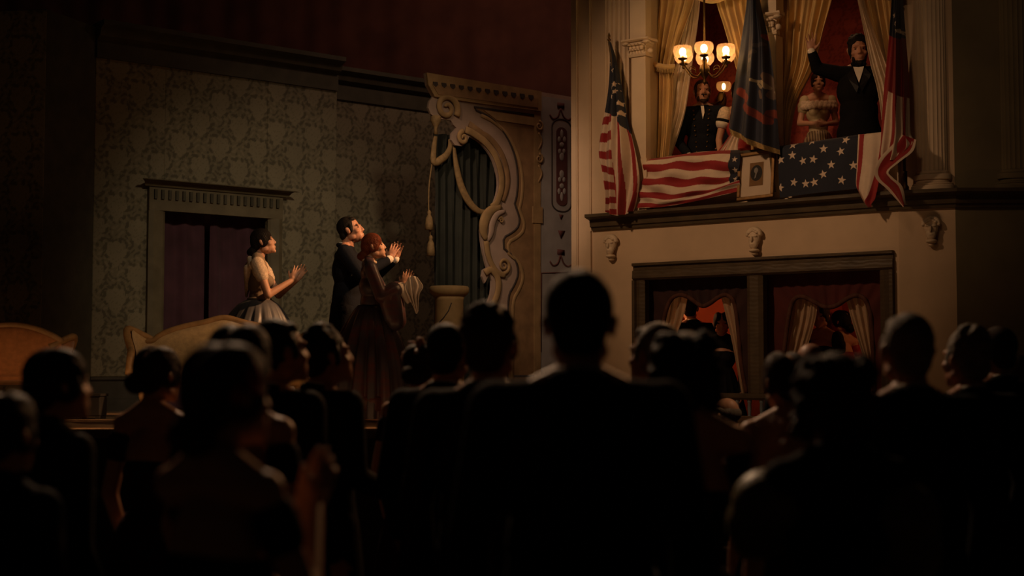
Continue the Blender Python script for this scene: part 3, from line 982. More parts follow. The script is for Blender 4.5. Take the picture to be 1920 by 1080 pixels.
# ================================================================== CURTAINS OF THE UPPER BOX
gold_cloth = mat('gold_curtain', (0.62, 0.41, 0.16), 0.6, 0.18, 4, sheen=0.4)
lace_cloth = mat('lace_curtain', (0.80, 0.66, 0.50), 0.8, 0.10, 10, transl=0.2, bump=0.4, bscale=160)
fringe = mat('gold_fringe', (0.42, 0.28, 0.11), 0.8, 0.25, 50, bump=0.5, bscale=200)

def pleats(n, a, b=0.4):
    return lambda U, V: a * (np.sin(2 * PI * n * U + 0.8 * np.sin(3 * V)) + b * np.sin(2 * PI * n * 2.3 * U + 1.0))

def curtain(label, rows, n, a, cat='curtain', mt=None, name='curtain_panel', group=None, tie=None, nu=120, nv=50):
    c = FA.w(rows[-1][0][0], rows[-1][0][1], rows[-1][0][2])
    t = thing(name, label, cat, c, 0, group)
    drape('cloth', FA, rows, mt or gold_cloth, nu, nv, fold=pleats(n, a), parent=t)
    if tie:
        (x0, y0, o0), (x1, y1, o1) = tie
        p = [FA.w(x0 + (x1 - x0) * f, y0 + (y1 - y0) * f + 3 * math.sin(PI * f), o0 + (o1 - o0) * f + 0.05 * math.sin(PI * f)) for f in np.linspace(0, 1, 16)]
        tb = obj('tieback', MB().sweep(p, 0.020, 8, 1.3), gold_cloth, t)
        m = MB()
        for i in range(15):
            q = p[i]
            m.cap(q + Vector((0, 0, -0.02)), q + Vector((0, 0, -0.06)), 0.008, 0.005, 6, 2)
        adopt_fr = obj('fringe', m, fringe, tb)
    adopt(t)
    return t

I = -0.21
curtain('gold curtain tied back against the left pilaster by the chandelier', [[(1224, -90, I), (1316, -100, I)], [(1224, 0, I), (1303, -5, I)], [(1224, 60, I), (1281, 62, I)], [(1225, 118, I), (1262, 122, I)], [(1224, 160, I), (1262, 165, I)], [(1224, 230, I), (1259, 232, I)], [(1224, 296, I), (1252, 297, I)]], 5, 0.035, group='gold box curtains', tie=((1222, 119, I + 0.06), (1266, 125, I + 0.07)))
curtain('long white lace curtain falling left of the officer', [[(1290, -60, I - 0.10), (1312, -60, I - 0.10)], [(1292, 10, I - 0.10), (1311, 10, I - 0.10)], [(1278, 90, I - 0.10), (1302, 90, I - 0.10)], [(1264, 150, I - 0.10), (1294, 150, I - 0.10)], [(1254, 220, I - 0.10), (1283, 215, I - 0.10)], [(1240, 296, I - 0.10), (1256, 296, I - 0.10)]], 3, 0.025, mt=lace_cloth, name='lace_curtain', group='lace box curtains')
curtain('gold curtain falling behind the left side of the blue flag', [[(1328, -90, I), (1445, -95, I)], [(1343, -5, I), (1440, 0, I)], [(1360, 50, I), (1440, 60, I)], [(1378, 110, I), (1440, 120, I)], [(1392, 160, I), (1440, 170, I)], [(1405, 230, I), (1440, 235, I)], [(1412, 290, I), (1438, 290, I)]], 6, 0.035, group='gold box curtains')
curtain('gold curtain right of the blue flag, swept to the middle pilaster', [[(1462, -90, I), (1582, -95, I)], [(1462, 0, I), (1561, -5, I)], [(1463, 60, I), (1543, 62, I)], [(1464, 120, I), (1528, 124, I)], [(1464, 180, I), (1497, 185, I)], [(1464, 230, I), (1484, 232, I)], [(1463, 285, I), (1478, 285, I)]], 6, 0.035, group='gold box curtains')
curtain('gold curtain hanging behind the rightmost striped flag', [[(1590, -90, I - 0.05), (1692, -95, I - 0.05)], [(1612, -5, I - 0.05), (1692, 0, I - 0.05)], [(1630, 60, I - 0.05), (1692, 62, I - 0.05)], [(1648, 115, I - 0.05), (1692, 120, I - 0.05)], [(1664, 160, I - 0.05), (1692, 175, I - 0.05)], [(1676, 230, I - 0.05), (1692, 240, I - 0.05)], [(1680, 275, I - 0.05), (1692, 278, I - 0.05)]], 5, 0.035, group='gold box curtains')
curtain('white lace curtain sweeping down just right of the waving man', [[(1596, -60, I + 0.1), (1622, -60, I + 0.1)], [(1609, -2, I + 0.1), (1620, 0, I + 0.1)], [(1622, 60, I + 0.1), (1640, 60, I + 0.1)], [(1634, 120, I + 0.1), (1662, 120, I + 0.1)], [(1646, 165, I + 0.1), (1676, 165, I + 0.1)], [(1654, 215, I + 0.1), (1680, 215, I + 0.1)], [(1656, 262, I + 0.1), (1680, 260, I + 0.1)]], 3, 0.025, mt=lace_cloth, name='lace_curtain', group='lace box curtains')
# swagged valance across the top of the left opening
def swag(px0, px1, label):
    t = thing('valance', label, 'valance', FA.w((px0 + px1) / 2, -60, I + 0.1), 0, 'gold valances over the box openings')
    mid = (px0 + px1) / 2
    rows = [[(px0, -95, I + 0.1), (mid, -95, I + 0.16), (px1, -95, I + 0.1)], [(px0, -70, I + 0.1), (mid, -22, I + 0.2), (px1, -70, I + 0.1)], [(px0, -60, I + 0.1), (mid, 6, I + 0.15), (px1, -60, I + 0.1)]]
    drape('cloth', FA, rows, gold_cloth, 60, 40, fold=lambda U, V: 0.02 * np.sin(V * 30) * np.sin(PI * U), parent=t)
    adopt(t)
swag(1226, 1437, 'gold swag at the top of the opening behind the chandelier')

# ================================================================== CHANDELIER
CH = Vector((1.806, 13.2, 0))
t = thing('chandelier', 'brass gas chandelier with six lit glass bowls before the left opening', 'chandelier', (CH.x, CH.y, 5.9))
GZ = 4.38 - 5.9                                       # height of the globes' underside, from the rose
stem = MB().lathe([(0.05, 0.0), (0.05, -0.02), (0.012, -0.05), (0.010, -0.60), (0.022, -0.63), (0.028, -0.66), (0.018, -0.69), (0.010, -0.72), (0.009, GZ + 0.02)][::-1], n=14)
obj('stem', stem, brass, t)
obj('hub', MB().lathe([(0.0, GZ - 0.24), (0.012, GZ - 0.22), (0.02, GZ - 0.20), (0.008, GZ - 0.18), (0.03, GZ - 0.15), (0.05, GZ - 0.10), (0.045, GZ - 0.06), (0.02, GZ - 0.03), (0.03, GZ), (0.012, GZ + 0.03)], n=18), brass, t)
flame_mat = emit_mat('gas_flame', (1.0, 0.62, 0.24), 34.0)
globe_glass = shade_glass('frosted_bowl_glass')
def bowl(m, c, k=1.0):
    m.lathe([(0.030 * k, 0.0), (0.055 * k, 0.006 * k), (0.078 * k, 0.03 * k), (0.088 * k, 0.06 * k), (0.088 * k, 0.085 * k), (0.080 * k, 0.108 * k), (0.077 * k, 0.112 * k)], c, 28, closed=False)
    return m
for i in range(6):
    a = math.radians(-99 + 60 * i)
    d = Vector((math.cos(a), math.sin(a), 0))
    R = 0.230
    arm = [d * r + Vector((0, 0, z)) for r, z in ((0.03, GZ - 0.10), (0.07, GZ - 0.15), (0.12, GZ - 0.15), (0.17, GZ - 0.11), (0.21, GZ - 0.06), (R, GZ - 0.02))]
    ao = obj('arm', MB().sweep(catmull(np.array([list(p) for p in arm]), 18).tolist(), 0.0058, 8), brass, t)
    sd = Vector((-d.y, d.x, 0))
    curl = [d * (0.13 + 0.035 * math.cos(q)) + Vector((0, 0, GZ - 0.10 + 0.035 * math.sin(q))) for q in np.linspace(-1.5, 3.6, 16)]
    obj('arm_scroll', MB().sweep(curl, 0.0045, 6), brass, ao)
    obj('shade_holder', MB().lathe([(0.010, GZ - 0.05), (0.016, GZ - 0.035), (0.012, GZ - 0.02), (0.04, GZ - 0.008), (0.042, GZ + 0.004), (0.012, GZ + 0.006), (0.010, GZ + 0.03)], d * R, 16), brass, ao)
    g = obj('glass_bowl', bowl(MB(), d * R + Vector((0, 0, GZ + 0.002))), globe_glass, t)
    obj('flame', MB().ell(d * R + Vector((0, 0, GZ + 0.062)), (0.032, 0.032, 0.040), None, 14, 10), flame_mat, g)

# two-armed gas bracket on the wall behind the officer, one jet lit
sc, zc = FA.hit(1336, 172, DEPTH + 0.25)
t = thing('wall_sconce', 'gas bracket on the red wall behind the officer, right bowl lit', 'sconce', FA.p(sc, DEPTH + 0.03, zc - 0.1))
obj('backplate', MB().ell(FA.p(sc, DEPTH + 0.03, zc - 0.06), (0.06, 0.02, 0.10)), brass, t)
flame_dim = emit_mat('low_gas_flame', (1.0, 0.60, 0.18), 18.0)
for px, lit in ((1315, False), (1357, True)):
    s, z = FA.hit(px, 172, DEPTH + 0.25)
    p = [FA.p(sc, DEPTH + 0.05, zc - 0.08), FA.p((s + sc) / 2, DEPTH + 0.18, zc - 0.12), FA.p(s, DEPTH + 0.25, z - 0.07), FA.p(s, DEPTH + 0.25, z - 0.01)]
    a = obj('arm', MB().sweep(catmull(np.array([list(q) for q in p]), 16).tolist(), 0.008, 8), brass, t)
    g = obj('glass_bowl', bowl(MB(), FA.p(s, DEPTH + 0.25, z), 0.95), globe_glass, t)
    if lit:
        obj('flame', MB().ell(FA.p(s, DEPTH + 0.25, z + 0.06), (0.022, 0.022, 0.04), None, 14, 10), flame_dim, g)
adopt(t)

# ================================================================== FLAGS AND BUNTING
flag_cloth = mat('flag_cloth', attr=True, rough=0.75, vary=0.06, vscale=14, bump=0.12, bscale=220, sheen=0.15)
NAVY, FRED, FWHITE = (0.015, 0.018, 0.032), (0.30, 0.022, 0.024), (0.66, 0.52, 0.40)
pole_wood = mat('flag_pole', (0.13, 0.085, 0.045), 0.4, 0.2, 10)

def stripes(t):
    return (np.floor(t) % 2) == 0

# --- leftmost flag on its leaning pole
def left_flag_color(U, V, P):
    slant = V + 0.10 * (U - 0.2)
    canton = V < 0.41 + 0.10 * np.clip(U - 0.35, 0, 1)
    st = np.where(U < 0.40, stripes((slant - 0.42) * 22), stripes((U - 0.40) * 7.2 + 1 + 0.25 * np.sin(V * 5)))
    C = pick(st, FRED, FWHITE)
    C = pick(canton, NAVY, C)
    z, x = P[..., 2], (P - np.array(list(FA.O))) @ np.array(list(FA.u))
    for px, py in ((1151, 133), (1157, 160), (1152, 183), (1159, 173), (1165, 195), (1168, 214), (1150, 165), (1162, 222), (1147, 118)):
        s, zz = FA.hit(px, py, 0.2)
        C = pick(star_mask(x - s, z - zz, 0.034) & canton, FWHITE, C)
    return C
t = thing('striped_flag', 'leftmost star-spangled flag, drooping from a leaning pole beside the pier', 'flag', FA.w(1178, 396, 0.1), 0, 'striped flags on poles')
rows = [[(1140, 80, 0.20), (1143, 78, 0.22), (1146, 80, 0.20)],
        [(1144, 110, 0.18), (1150, 110, 0.24), (1156, 112, 0.18)],
        [(1143, 160, 0.17), (1152, 162, 0.26), (1168, 168, 0.17)],
        [(1138, 200, 0.16), (1153, 205, 0.28), (1178, 222, 0.16)],
        [(1130, 240, 0.15), (1154, 250, 0.30), (1190, 262, 0.16)],
        [(1125, 285, 0.15), (1155, 300, 0.30), (1199, 300, 0.16)],
        [(1132, 320, 0.16), (1155, 340, 0.28), (1202, 335, 0.17)],
        [(1138, 365, 0.17), (1156, 375, 0.26), (1196, 368, 0.18)],
        [(1136, 398, 0.18), (1158, 404, 0.24), (1187, 396, 0.18)]]
drape('cloth', FA, rows, flag_cloth, 150, 300, fold=lambda U, V: np.minimum(V * 2, 1) * (0.035 * np.sin(U * 19 + 3 * V) + 0.015 * np.sin(U * 40 + 9 * V)), color=left_flag_color, parent=t)
pl = obj('pole', MB().sweep([FA.w(1190, 402, 0.10), FA.w(1142, 78, 0.21)], 0.013, 10), pole_wood, t)
p = FA.w(1142, 76, 0.21)
obj('finial', MB().lathe([(0.006, -0.01), (0.016, 0.0), (0.018, 0.012), (0.008, 0.02), (0.012, 0.03), (0.014, 0.05), (0.0, 0.085)], p, 12), brass, t)
adopt(t)

# --- striped bunting over the parapet
def swag_color(U, V, P):
    C = pick(stripes(V * 9.0 + 0.30 * np.sin(U * 5 + 0.5) * np.sin(PI * V) + 0.12 * np.sin(U * 17 + V * 6)), FRED, FWHITE)
    canton = (U > 0.915 - 0.03 * V) & (V < 0.66)
    C = pick(canton, NAVY, C)
    z, x = P[..., 2], (P - np.array(list(FA.O))) @ np.array(list(FA.u))
    for px, py in ((1379, 319), (1378, 299), (1381, 336)):
        s, zz = FA.hit(px, py, 0.15)
        C = pick(star_mask(x - s, z - zz, 0.03) & canton, FWHITE, C)
    return C
rows = [[(1214, 299, 0.02), (1262, 292, 0.02), (1320, 284, 0.02), (1388, 281, 0.02)],
        [(1208, 306, 0.12), (1262, 300, 0.13), (1320, 294, 0.14), (1388, 291, 0.14)],
        [(1206, 325, 0.13), (1262, 322, 0.15), (1320, 316, 0.16), (1386, 316, 0.16)],
        [(1203, 342, 0.14), (1255, 345, 0.17), (1320, 338, 0.17), (1386, 330, 0.16)],
        [(1200, 360, 0.14), (1250, 366, 0.19), (1320, 356, 0.18), (1387, 338, 0.16)],
        [(1197, 376, 0.14), (1245, 379, 0.20), (1310, 367, 0.18), (1388, 345, 0.16)],
        [(1196, 390, 0.14), (1240, 388, 0.18), (1300, 378, 0.16), (1388, 358, 0.15)]]
ob = drape('striped_bunting', FA, rows, flag_cloth, 240, 220, fold=lambda U, V: np.sin(PI * V) * (0.024 * np.sin(11 * V + 13 * U) + 0.018 * np.sin(26 * V - 9 * U + 2)) + 0.014 * np.exp(-U * 5) * np.sin(30 * U + 14 * V), color=swag_color)
tag(ob, 'star-spangled flag swagged over the parapet left of the framed portrait', 'bunting', 'bunting over the parapet')

# --- tail of a striped flag lying over the rail beside the officer's hand
rows = [[(1381, 232, -0.10), (1392, 240, -0.10)], [(1362, 262, -0.06), (1384, 268, -0.06)], [(1344, 286, 0.0), (1384, 288, 0.0)]]
def tail_color(U, V, P):
    return pick(((U < 0.45) & stripes(U * 9)), FRED, FWHITE)
tag(drape('flag_tail', FA, rows, flag_cloth, 80, 60, fold=lambda U, V: 0.012 * np.sin(U * 22), color=tail_color), "red and white flag tail on the rail by the officer's far hand", 'bunting', 'bunting over the parapet')

# --- blue regimental flag
RIBBON, GILT, EAGLE = (0.24, 0.05, 0.032), (0.36, 0.29, 0.19), (0.17, 0.115, 0.085)
BLUE = (0.030, 0.033, 0.052)
def blue_color(U, V, P):
    C = np.broadcast_to(np.array(BLUE), U.shape + (3,))
    z, x = P[..., 2], (P - np.array(list(FA.O))) @ np.array(list(FA.u))
    def seg(C, a, b, w, col):
        s0, z0 = FA.hit(*a, 0.3)
        s1, z1 = FA.hit(*b, 0.3)
        dx, dz = s1 - s0, z1 - z0
        L = math.hypot(dx, dz)
        tt = np.clip(((x - s0) * dx + (z - z0) * dz) / L ** 2, 0, 1)
        d = np.hypot(x - s0 - tt * dx, z - z0 - tt * dz)
        return pick(d < w, col, C)
    # scroll ribbon
    C = seg(C, (1400, 187), (1391, 193), 0.030, (0.15, 0.028, 0.02))
    C = seg(C, (1434, 225), (1437, 212), 0.026, (0.15, 0.028, 0.02))
    C = seg(C, (1380, 169), (1401, 185), 0.036, RIBBON)
    C = seg(C, (1389, 196), (1434, 226), 0.034, RIBBON)
    C = seg(C, (1439, 209), (1454, 215), 0.034, RIBBON)
    # eagle with spread wings and a sheaf in its claws
    for a, b, w, c in (((1442, 150), (1438, 176), 0.035, EAGLE), ((1440, 158), (1428, 140), 0.03, EAGLE), ((1424, 152), (1432, 162), 0.018, GILT), ((1409, 150), (1420, 152), 0.013, GILT), ((1418, 156), (1424, 163), 0.012, GILT), ((1446, 140), (1448, 160), 0.022, GILT), ((1440, 168), (1446, 172), 0.012, GILT), ((1421, 170), (1424, 182), 0.013, EAGLE)):
        C = seg(C, a, b, w, c)
    for a, b in (((1402, 100), (1412, 96)), ((1396, 116), (1406, 112)), ((1414, 84), (1422, 80))):
        C = seg(C, a, b, 0.02, (0.075, 0.07, 0.08))
    C = seg(C, (1425, 63), (1427, 66), 0.025, (0.20, 0.03, 0.03))
    return C
t = thing('regimental_flag', 'dark blue flag with red ribbon scroll, hanging over the framed portrait', 'flag', FA.w(1455, 268, 0.2))
rows = [[(1404, -60, 0.16), (1414, -60, 0.22), (1420, -60, 0.16)],
        [(1402, 0, 0.15), (1412, 0, 0.25), (1424, 2, 0.15)],
        [(1393, 70, 0.15), (1414, 72, 0.28), (1440, 74, 0.15)],
        [(1384, 130, 0.16), (1412, 135, 0.30), (1448, 135, 0.16)],
        [(1376, 185, 0.17), (1410, 200, 0.31), (1454, 205, 0.18)],
        [(1368, 240, 0.20), (1408, 262, 0.32), (1458, 280, 0.20)]]
drape('cloth', FA, rows, flag_cloth, 220, 320, fold=lambda U, V: (0.3 + V) * (0.035 * np.sin(U * 17 + 0.7) + 0.012 * np.sin(U * 37 + 4 * V)), color=blue_color, parent=t)
rows2 = [[(1368, 240, 0.20), (1408, 262, 0.32), (1458, 280, 0.20)], [(1372, 252, 0.20), (1412, 274, 0.32), (1459, 289, 0.20)]]
drape('fringe', FA, rows2, fringe, 220, 8, fold=lambda U, V: 1.3 * (0.035 * np.sin(U * 17 + 0.7) + 0.012 * np.sin(U * 37 + 4)), parent=t)
obj('pole', MB().sweep([FA.w(1452, 360, 0.12), FA.w(1410, -70, 0.13)], 0.014, 10), pole_wood, t)
adopt(t)

# --- dark bunting with stars
def star_bunting_color(U, V, P):
    C = np.broadcast_to(np.array(NAVY), U.shape + (3,))
    z, x = P[..., 2], (P - np.array(list(FA.O))) @ np.array(list(FA.u))
    for k, (px, py) in enumerate(((1485, 291), (1506, 302), (1526, 299), (1544, 279), (1577, 284), (1585, 262), (1559, 309), (1544, 327), (1489, 342), (1512, 345), (1528, 342), (1579, 338), (1484, 271), (1464, 300), (1463, 352), (1600, 310), (1520, 264))):
        s, zz = FA.hit(px, py, 0.12)
        C = pick(star_mask(x - s, z - zz, 0.043, 0.25 * math.sin(k * 2.1)), FWHITE, C)
    return C
rows = [[(1458, 274, -0.02), (1530, 264, -0.02), (1612, 252, -0.02)], [(1458, 280, 0.10), (1530, 270, 0.11), (1612, 258, 0.10)], [(1460, 320, 0.12), (1530, 315, 0.13), (1610, 305, 0.12)], [(1462, 371, 0.12), (1530, 362, 0.14), (1606, 354, 0.12)]]
ob = drape('star_bunting', FA, rows, flag_cloth, 300, 240, fold=lambda U, V: np.sin(PI * np.clip(V, 0, 1)) * 0.008 * np.sin(U * 15 + 3 * V) , color=star_bunting_color)
tag(ob, 'dark navy bunting with white stars over the parapet right of the portrait', 'bunting', 'bunting over the parapet')
# --- white and red end of the bunting
def end_color(U, V, P):
    C = np.broadcast_to(np.array(FWHITE), U.shape + (3,))
    d = U - 0.75 * V
    C = pick((U < 0.30 - 0.30 * V) & (U > 0.08 - 0.1 * V), FRED, C)
    C = pick((U > 1.12 - 0.85 * V), FRED, C)
    return C
rows = [[(1609, 252, 0.0), (1632, 250, 0.0), (1656, 247, 0.0)], [(1609, 258, 0.12), (1632, 256, 0.13), (1657, 252, 0.12)], [(1607, 310, 0.13), (1632, 308, 0.16), (1655, 300, 0.14)], [(1606, 345, 0.14), (1626, 360, 0.20), (1648, 345, 0.18)], [(1612, 362, 0.19), (1624, 378, 0.20), (1642, 372, 0.19)], [(1624, 385, 0.21), (1630, 389, 0.21), (1636, 382, 0.20)]]
ob = drape('striped_bunting', FA, rows, flag_cloth, 120, 160, fold=lambda U, V: 0.02 * V * np.sin(U * 13 + 2 * V), color=end_color)
tag(ob, 'white and red striped cloth end hanging under the waving man', 'bunting', 'bunting over the parapet')

# --- rightmost flag on its pole
def right_flag_color(U, V, P):
    canton = V < 0.28
    bend = U + 0.38 * np.clip(V - 0.45, 0, 1)
    C = pick(stripes(bend * 5.2 + 0.1), FRED, FWHITE)
    mid = (V >= 0.28) & (V < 0.52)
    C = pick(mid & (U > 0.12), (0.20, 0.016, 0.018), C)
    C = pick(mid & (U > 0.28) & (U < 0.34), (0.34, 0.2, 0.16), C)
    C = pick(canton, NAVY, C)
    z, x = P[..., 2], (P - np.array(list(FA.O))) @ np.array(list(FA.u))
    for px, py in ((1677, 28), (1681, 46), (1689, 60)):
        s, zz = FA.hit(px, py, 0.26)
        C = pick(star_mask(x - s, z - zz, 0.03) & canton, FWHITE, C)
    return C
t = thing('striped_flag', 'rightmost star-spangled flag, bunched down its pole beside the fluted column', 'flag', FA.w(1698, 340, 0.12), 0, 'striped flags on poles')
rows = [[(1676, -60, 0.20), (1682, -60, 0.28), (1690, -60, 0.20)],
        [(1674, 0, 0.20), (1682, 0, 0.30), (1692, 0, 0.20)],
        [(1670, 70, 0.20), (1682, 75, 0.32), (1698, 75, 0.20)],
        [(1664, 130, 0.20), (1682, 140, 0.33), (1704, 145, 0.20)],
        [(1658, 190, 0.20), (1682, 200, 0.33), (1706, 205, 0.20)],
        [(1654, 245, 0.20), (1684, 250, 0.33), (1708, 250, 0.22)],
        [(1652, 280, 0.21), (1680, 285, 0.34), (1716, 266, 0.24)],
        [(1653, 300, 0.22), (1676, 300, 0.33), (1708, 276, 0.26)]]
drape('cloth', FA, rows, flag_cloth, 150, 320, fold=lambda U, V: np.minimum(0.5 + V * 2, 1) * (0.03 * np.sin(U * 15 + 1.0) + 0.014 * np.sin(U * 36 + 5 * V)), color=right_flag_color, parent=t)
rows = [[(1690, 252, 0.30), (1718, 262, 0.27)], [(1672, 274, 0.34), (1712, 284, 0.32)], [(1652, 296, 0.36), (1688, 304, 0.36)], [(1642, 318, 0.36), (1668, 322, 0.38)], [(1644, 336, 0.36), (1676, 334, 0.38)], [(1664, 356, 0.34), (1692, 350, 0.36)], [(1692, 388, 0.32), (1698, 384, 0.33)]]
drape('hanging_end', FA, rows, flag_cloth, 60, 160, fold=lambda U, V: 0.02 * np.sin(U * 6 + 4 * V), color=lambda U, V, P: pick((U > 0.18) & (U < 0.82), FRED, FWHITE), parent=t)
obj('pole', MB().sweep([FA.w(1697, 352, 0.10), FA.w(1683, -80, 0.18)], 0.013, 10), pole_wood, t)
p = FA.w(1697, 356, 0.10)
obj('pole_socket', MB().lathe([(0.035, 0.0), (0.035, 0.03), (0.022, 0.05), (0.02, 0.16), (0.024, 0.17)], (p.x, p.y, ledge_top), 14), brass, t)
adopt(t)

# ================================================================== FRAMED PORTRAIT
t = thing('portrait_frame', 'small framed oval portrait standing on the ledge below the blue flag', 'picture', FA.w(1418, 374, 0.15))
q = {k: FA.w(x, y, o) for k, (x, y, o) in dict(bl=(1383, 378, 0.155), br=(1452, 370, 0.155), tr=(1455, 286, 0.09), tl=(1387, 290, 0.09)).items()}
ux = (q['br'] - q['bl']).normalized()
uy = (q['tl'] - q['bl']).normalized()
un = ux.cross(uy).normalized()
if un.dot(FA.n) < 0:
    un = -un
Wp, Hp = (q['br'] - q['bl']).length, (q['tl'] - q['bl']).length
def pp(x, y, o=0.0):
    return q['bl'] + ux * x + uy * y + un * o
gilt = mat('gilt_frame', (0.20, 0.105, 0.035), 0.4, 0.25, 20, metal=0.4)
m = MB()
fwid = 0.032
for (x0, y0, x1, y1) in ((0, 0, Wp, fwid), (0, Hp - fwid, Wp, Hp), (0, fwid, fwid, Hp - fwid), (Wp - fwid, fwid, Wp, Hp - fwid)):
    m.poly([pp(x0, y0), pp(x1, y0), pp(x1, y1), pp(x0, y1)], un * 0.03)
flat('frame', m, gilt, t, bevel=0.006)
mount = mat('cream_mount', (0.62, 0.49, 0.37), 0.7, 0.05, 8)
flat('mount', MB().poly([pp(fwid, fwid, 0.004), pp(Wp - fwid, fwid, 0.004), pp(Wp - fwid, Hp - fwid, 0.004), pp(fwid, Hp - fwid, 0.004)], un * 0.004), mount, t)
brown_paper = mat('brown_paper', (0.22, 0.12, 0.05), 0.8, 0.15, 12)
cx, cy = Wp * 0.50, Hp * 0.53
pw, ph = Wp * 0.185, Hp * 0.245
flat('print', MB().poly([pp(cx - pw, cy - ph, 0.009), pp(cx + pw, cy - ph, 0.009), pp(cx + pw, cy + ph, 0.009), pp(cx - pw, cy + ph, 0.009)], un * 0.002), brown_paper, t)
oval = [(cx + pw * 0.86 * math.cos(a), cy + 0.01 + ph * 0.68 * math.sin(a)) for a in np.linspace(0, 2 * PI, 40, endpoint=False)]
flat('oval', MB().poly([pp(x, y, 0.0115) for x, y in oval], un * 0.001), mat('ink', (0.035, 0.03, 0.028), 0.8), t)
grey_ink = mat('grey_ink', (0.26, 0.24, 0.22), 0.8)
hd = [(cx - 0.004 + 0.020 * math.cos(a), cy + 0.035 + 0.028 * math.sin(a)) for a in np.linspace(0, 2 * PI, 24, endpoint=False)]
m = MB().poly([pp(x, y, 0.013) for x, y in hd], un * 0.001)
m.poly([pp(x, y, 0.013) for x, y in ((cx - 0.008, cy + 0.01), (cx + 0.006, cy + 0.01), (cx - 0.004, cy - 0.03), (cx - 0.02, cy - 0.045))], un * 0.001)
flat('sitter', m, grey_ink, t)
gm = bpy.data.materials.new('picture_glass')
gm.use_nodes = True
N, Lk = gm.node_tree.nodes, gm.node_tree.links
N.remove(N['Principled BSDF'])
tp, gl, mx, fr_ = N.new('ShaderNodeBsdfTransparent'), N.new('ShaderNodeBsdfGlossy'), N.new('ShaderNodeMixShader'), N.new('ShaderNodeFresnel')
gl.inputs['Roughness'].default_value = 0.02
Lk.new(fr_.outputs[0], mx.inputs[0]); Lk.new(tp.outputs[0], mx.inputs[1]); Lk.new(gl.outputs[0], mx.inputs[2])
Lk.new(mx.outputs[0], N['Material Output'].inputs['Surface'])
flat('glass', MB().poly([pp(fwid, fwid, 0.018), pp(Wp - fwid, fwid, 0.018), pp(Wp - fwid, Hp - fwid, 0.018), pp(fwid, Hp - fwid, 0.018)], un * 0.002), gm, t)
adopt(t)

# ================================================================== LOWER BOX: VALANCES AND LACE
valance_cloth = mat('maroon_valance', (0.028, 0.009, 0.007), 0.85, 0.25, 5, sheen=0.2)
valance_red = mat('red_valance', (0.060, 0.009, 0.007), 0.85, 0.25, 5, sheen=0.2)
bobble = mat('maroon_bobble', (0.075, 0.028, 0.018), 0.85, 0.2, 30, bump=0.4, bscale=150)
def lambrequin(px0, px1, inner, label, mt, group):
    t = thing('valance', label, 'valance', FA.w((px0 + px1) / 2, 740, -0.14), 0, group)
    n = 160
    inn = catmull(np.array(inner, float), n)
    # outer edge: straight up the left side, across the head, down the right
    yb = 742
    out = []
    L1, L2_, L3 = yb - 505, px1 - px0, yb - 505
    T = L1 + L2_ + L3
    k0 = [0.0]
    for i in range(1, n):
        k0.append(k0[-1] + math.hypot(*(inn[i] - inn[i - 1])))
    for i in range(n):
        d = k0[i] / k0[-1] * T
        if d < L1: out.append((px0, yb - d))
        elif d < L1 + L2_: out.append((px0 + d - L1, 503))
        else: out.append((px1, 503 + d - L1 - L2_))
    rows = []
    nv = 14
    P = np.zeros((nv, n, 3))
    for j in range(nv):
        f = j / (nv - 1)
        for i in range(n):
            x, y = out[i][0] * (1 - f) + inn[i][0] * f, out[i][1] * (1 - f) + inn[i][1] * f
            P[j, i] = FA.w(x, y, -0.15 + 0.010 * math.sin(i * 0.55 + f) * (0.4 + 0.6 * f))
    obj('cloth', grid_mesh('cloth', P), mt, t)
    obj('fringe', MB().sweep([Vector(P[-1, i]) for i in range(0, n, 2)], 0.022, 8), bobble, t)
    return adopt(t)
inner_l = [(1236, 742), (1240, 640), (1247, 590), (1258, 562), (1275, 553), (1292, 558), (1306, 568), (1318, 574), (1332, 568), (1346, 558), (1360, 553), (1374, 562), (1381, 590), (1386, 640), (1391, 690), (1401, 742)]
inner_r = [(1462, 742), (1470, 660), (1478, 600), (1486, 566), (1500, 556), (1518, 561), (1538, 572), (1553, 576), (1570, 572), (1588, 560), (1606, 554), (1622, 562), (1632, 590), (1636, 640), (1638, 690), (1640, 742)]
lambrequin(1199, 1410, inner_l, 'dark maroon heart-shaped valance hanging in the left lower opening', valance_cloth, 'valances of the lower box')
lambrequin(1426, 1668, inner_r, 'deep red heart-shaped valance hanging in the right lower opening', valance_red, 'valances of the lower box')
O2 = -0.24
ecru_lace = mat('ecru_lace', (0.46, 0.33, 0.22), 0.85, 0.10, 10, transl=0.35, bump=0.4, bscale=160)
for label, rows, n in (('pale lace curtain at the left of the left lower opening', [[(1250, 548, O2), (1292, 548, O2)], [(1244, 600, O2), (1280, 600, O2)], [(1236, 660, O2), (1258, 660, O2)], [(1230, 742, O2), (1244, 742, O2)]], 3),
                       ('pale lace curtain at the right of the left lower opening', [[(1350, 545, O2), (1384, 545, O2)], [(1362, 590, O2), (1388, 590, O2)], [(1376, 650, O2), (1394, 650, O2)], [(1392, 742, O2), (1404, 742, O2)]], 2),
                       ('striped lace curtain at the left of the right lower opening', [[(1484, 548, O2), (1536, 552, O2)], [(1478, 600, O2), (1530, 600, O2)], [(1468, 660, O2), (1512, 660, O2)], [(1458, 742, O2), (1486, 742, O2)]], 4),
                       ('pale lace curtain at the right of the right lower opening', [[(1584, 552, O2), (1634, 548, O2)], [(1598, 600, O2), (1638, 600, O2)], [(1614, 650, O2), (1640, 650, O2)], [(1630, 700, O2), (1642, 700, O2)], [(1636, 742, O2), (1644, 742, O2)]], 3)):
    tag(drape('lace_curtain', FA, rows, ecru_lace, 70, 40, fold=pleats(n, 0.018)), label, 'curtain', 'lace curtains of the lower box')

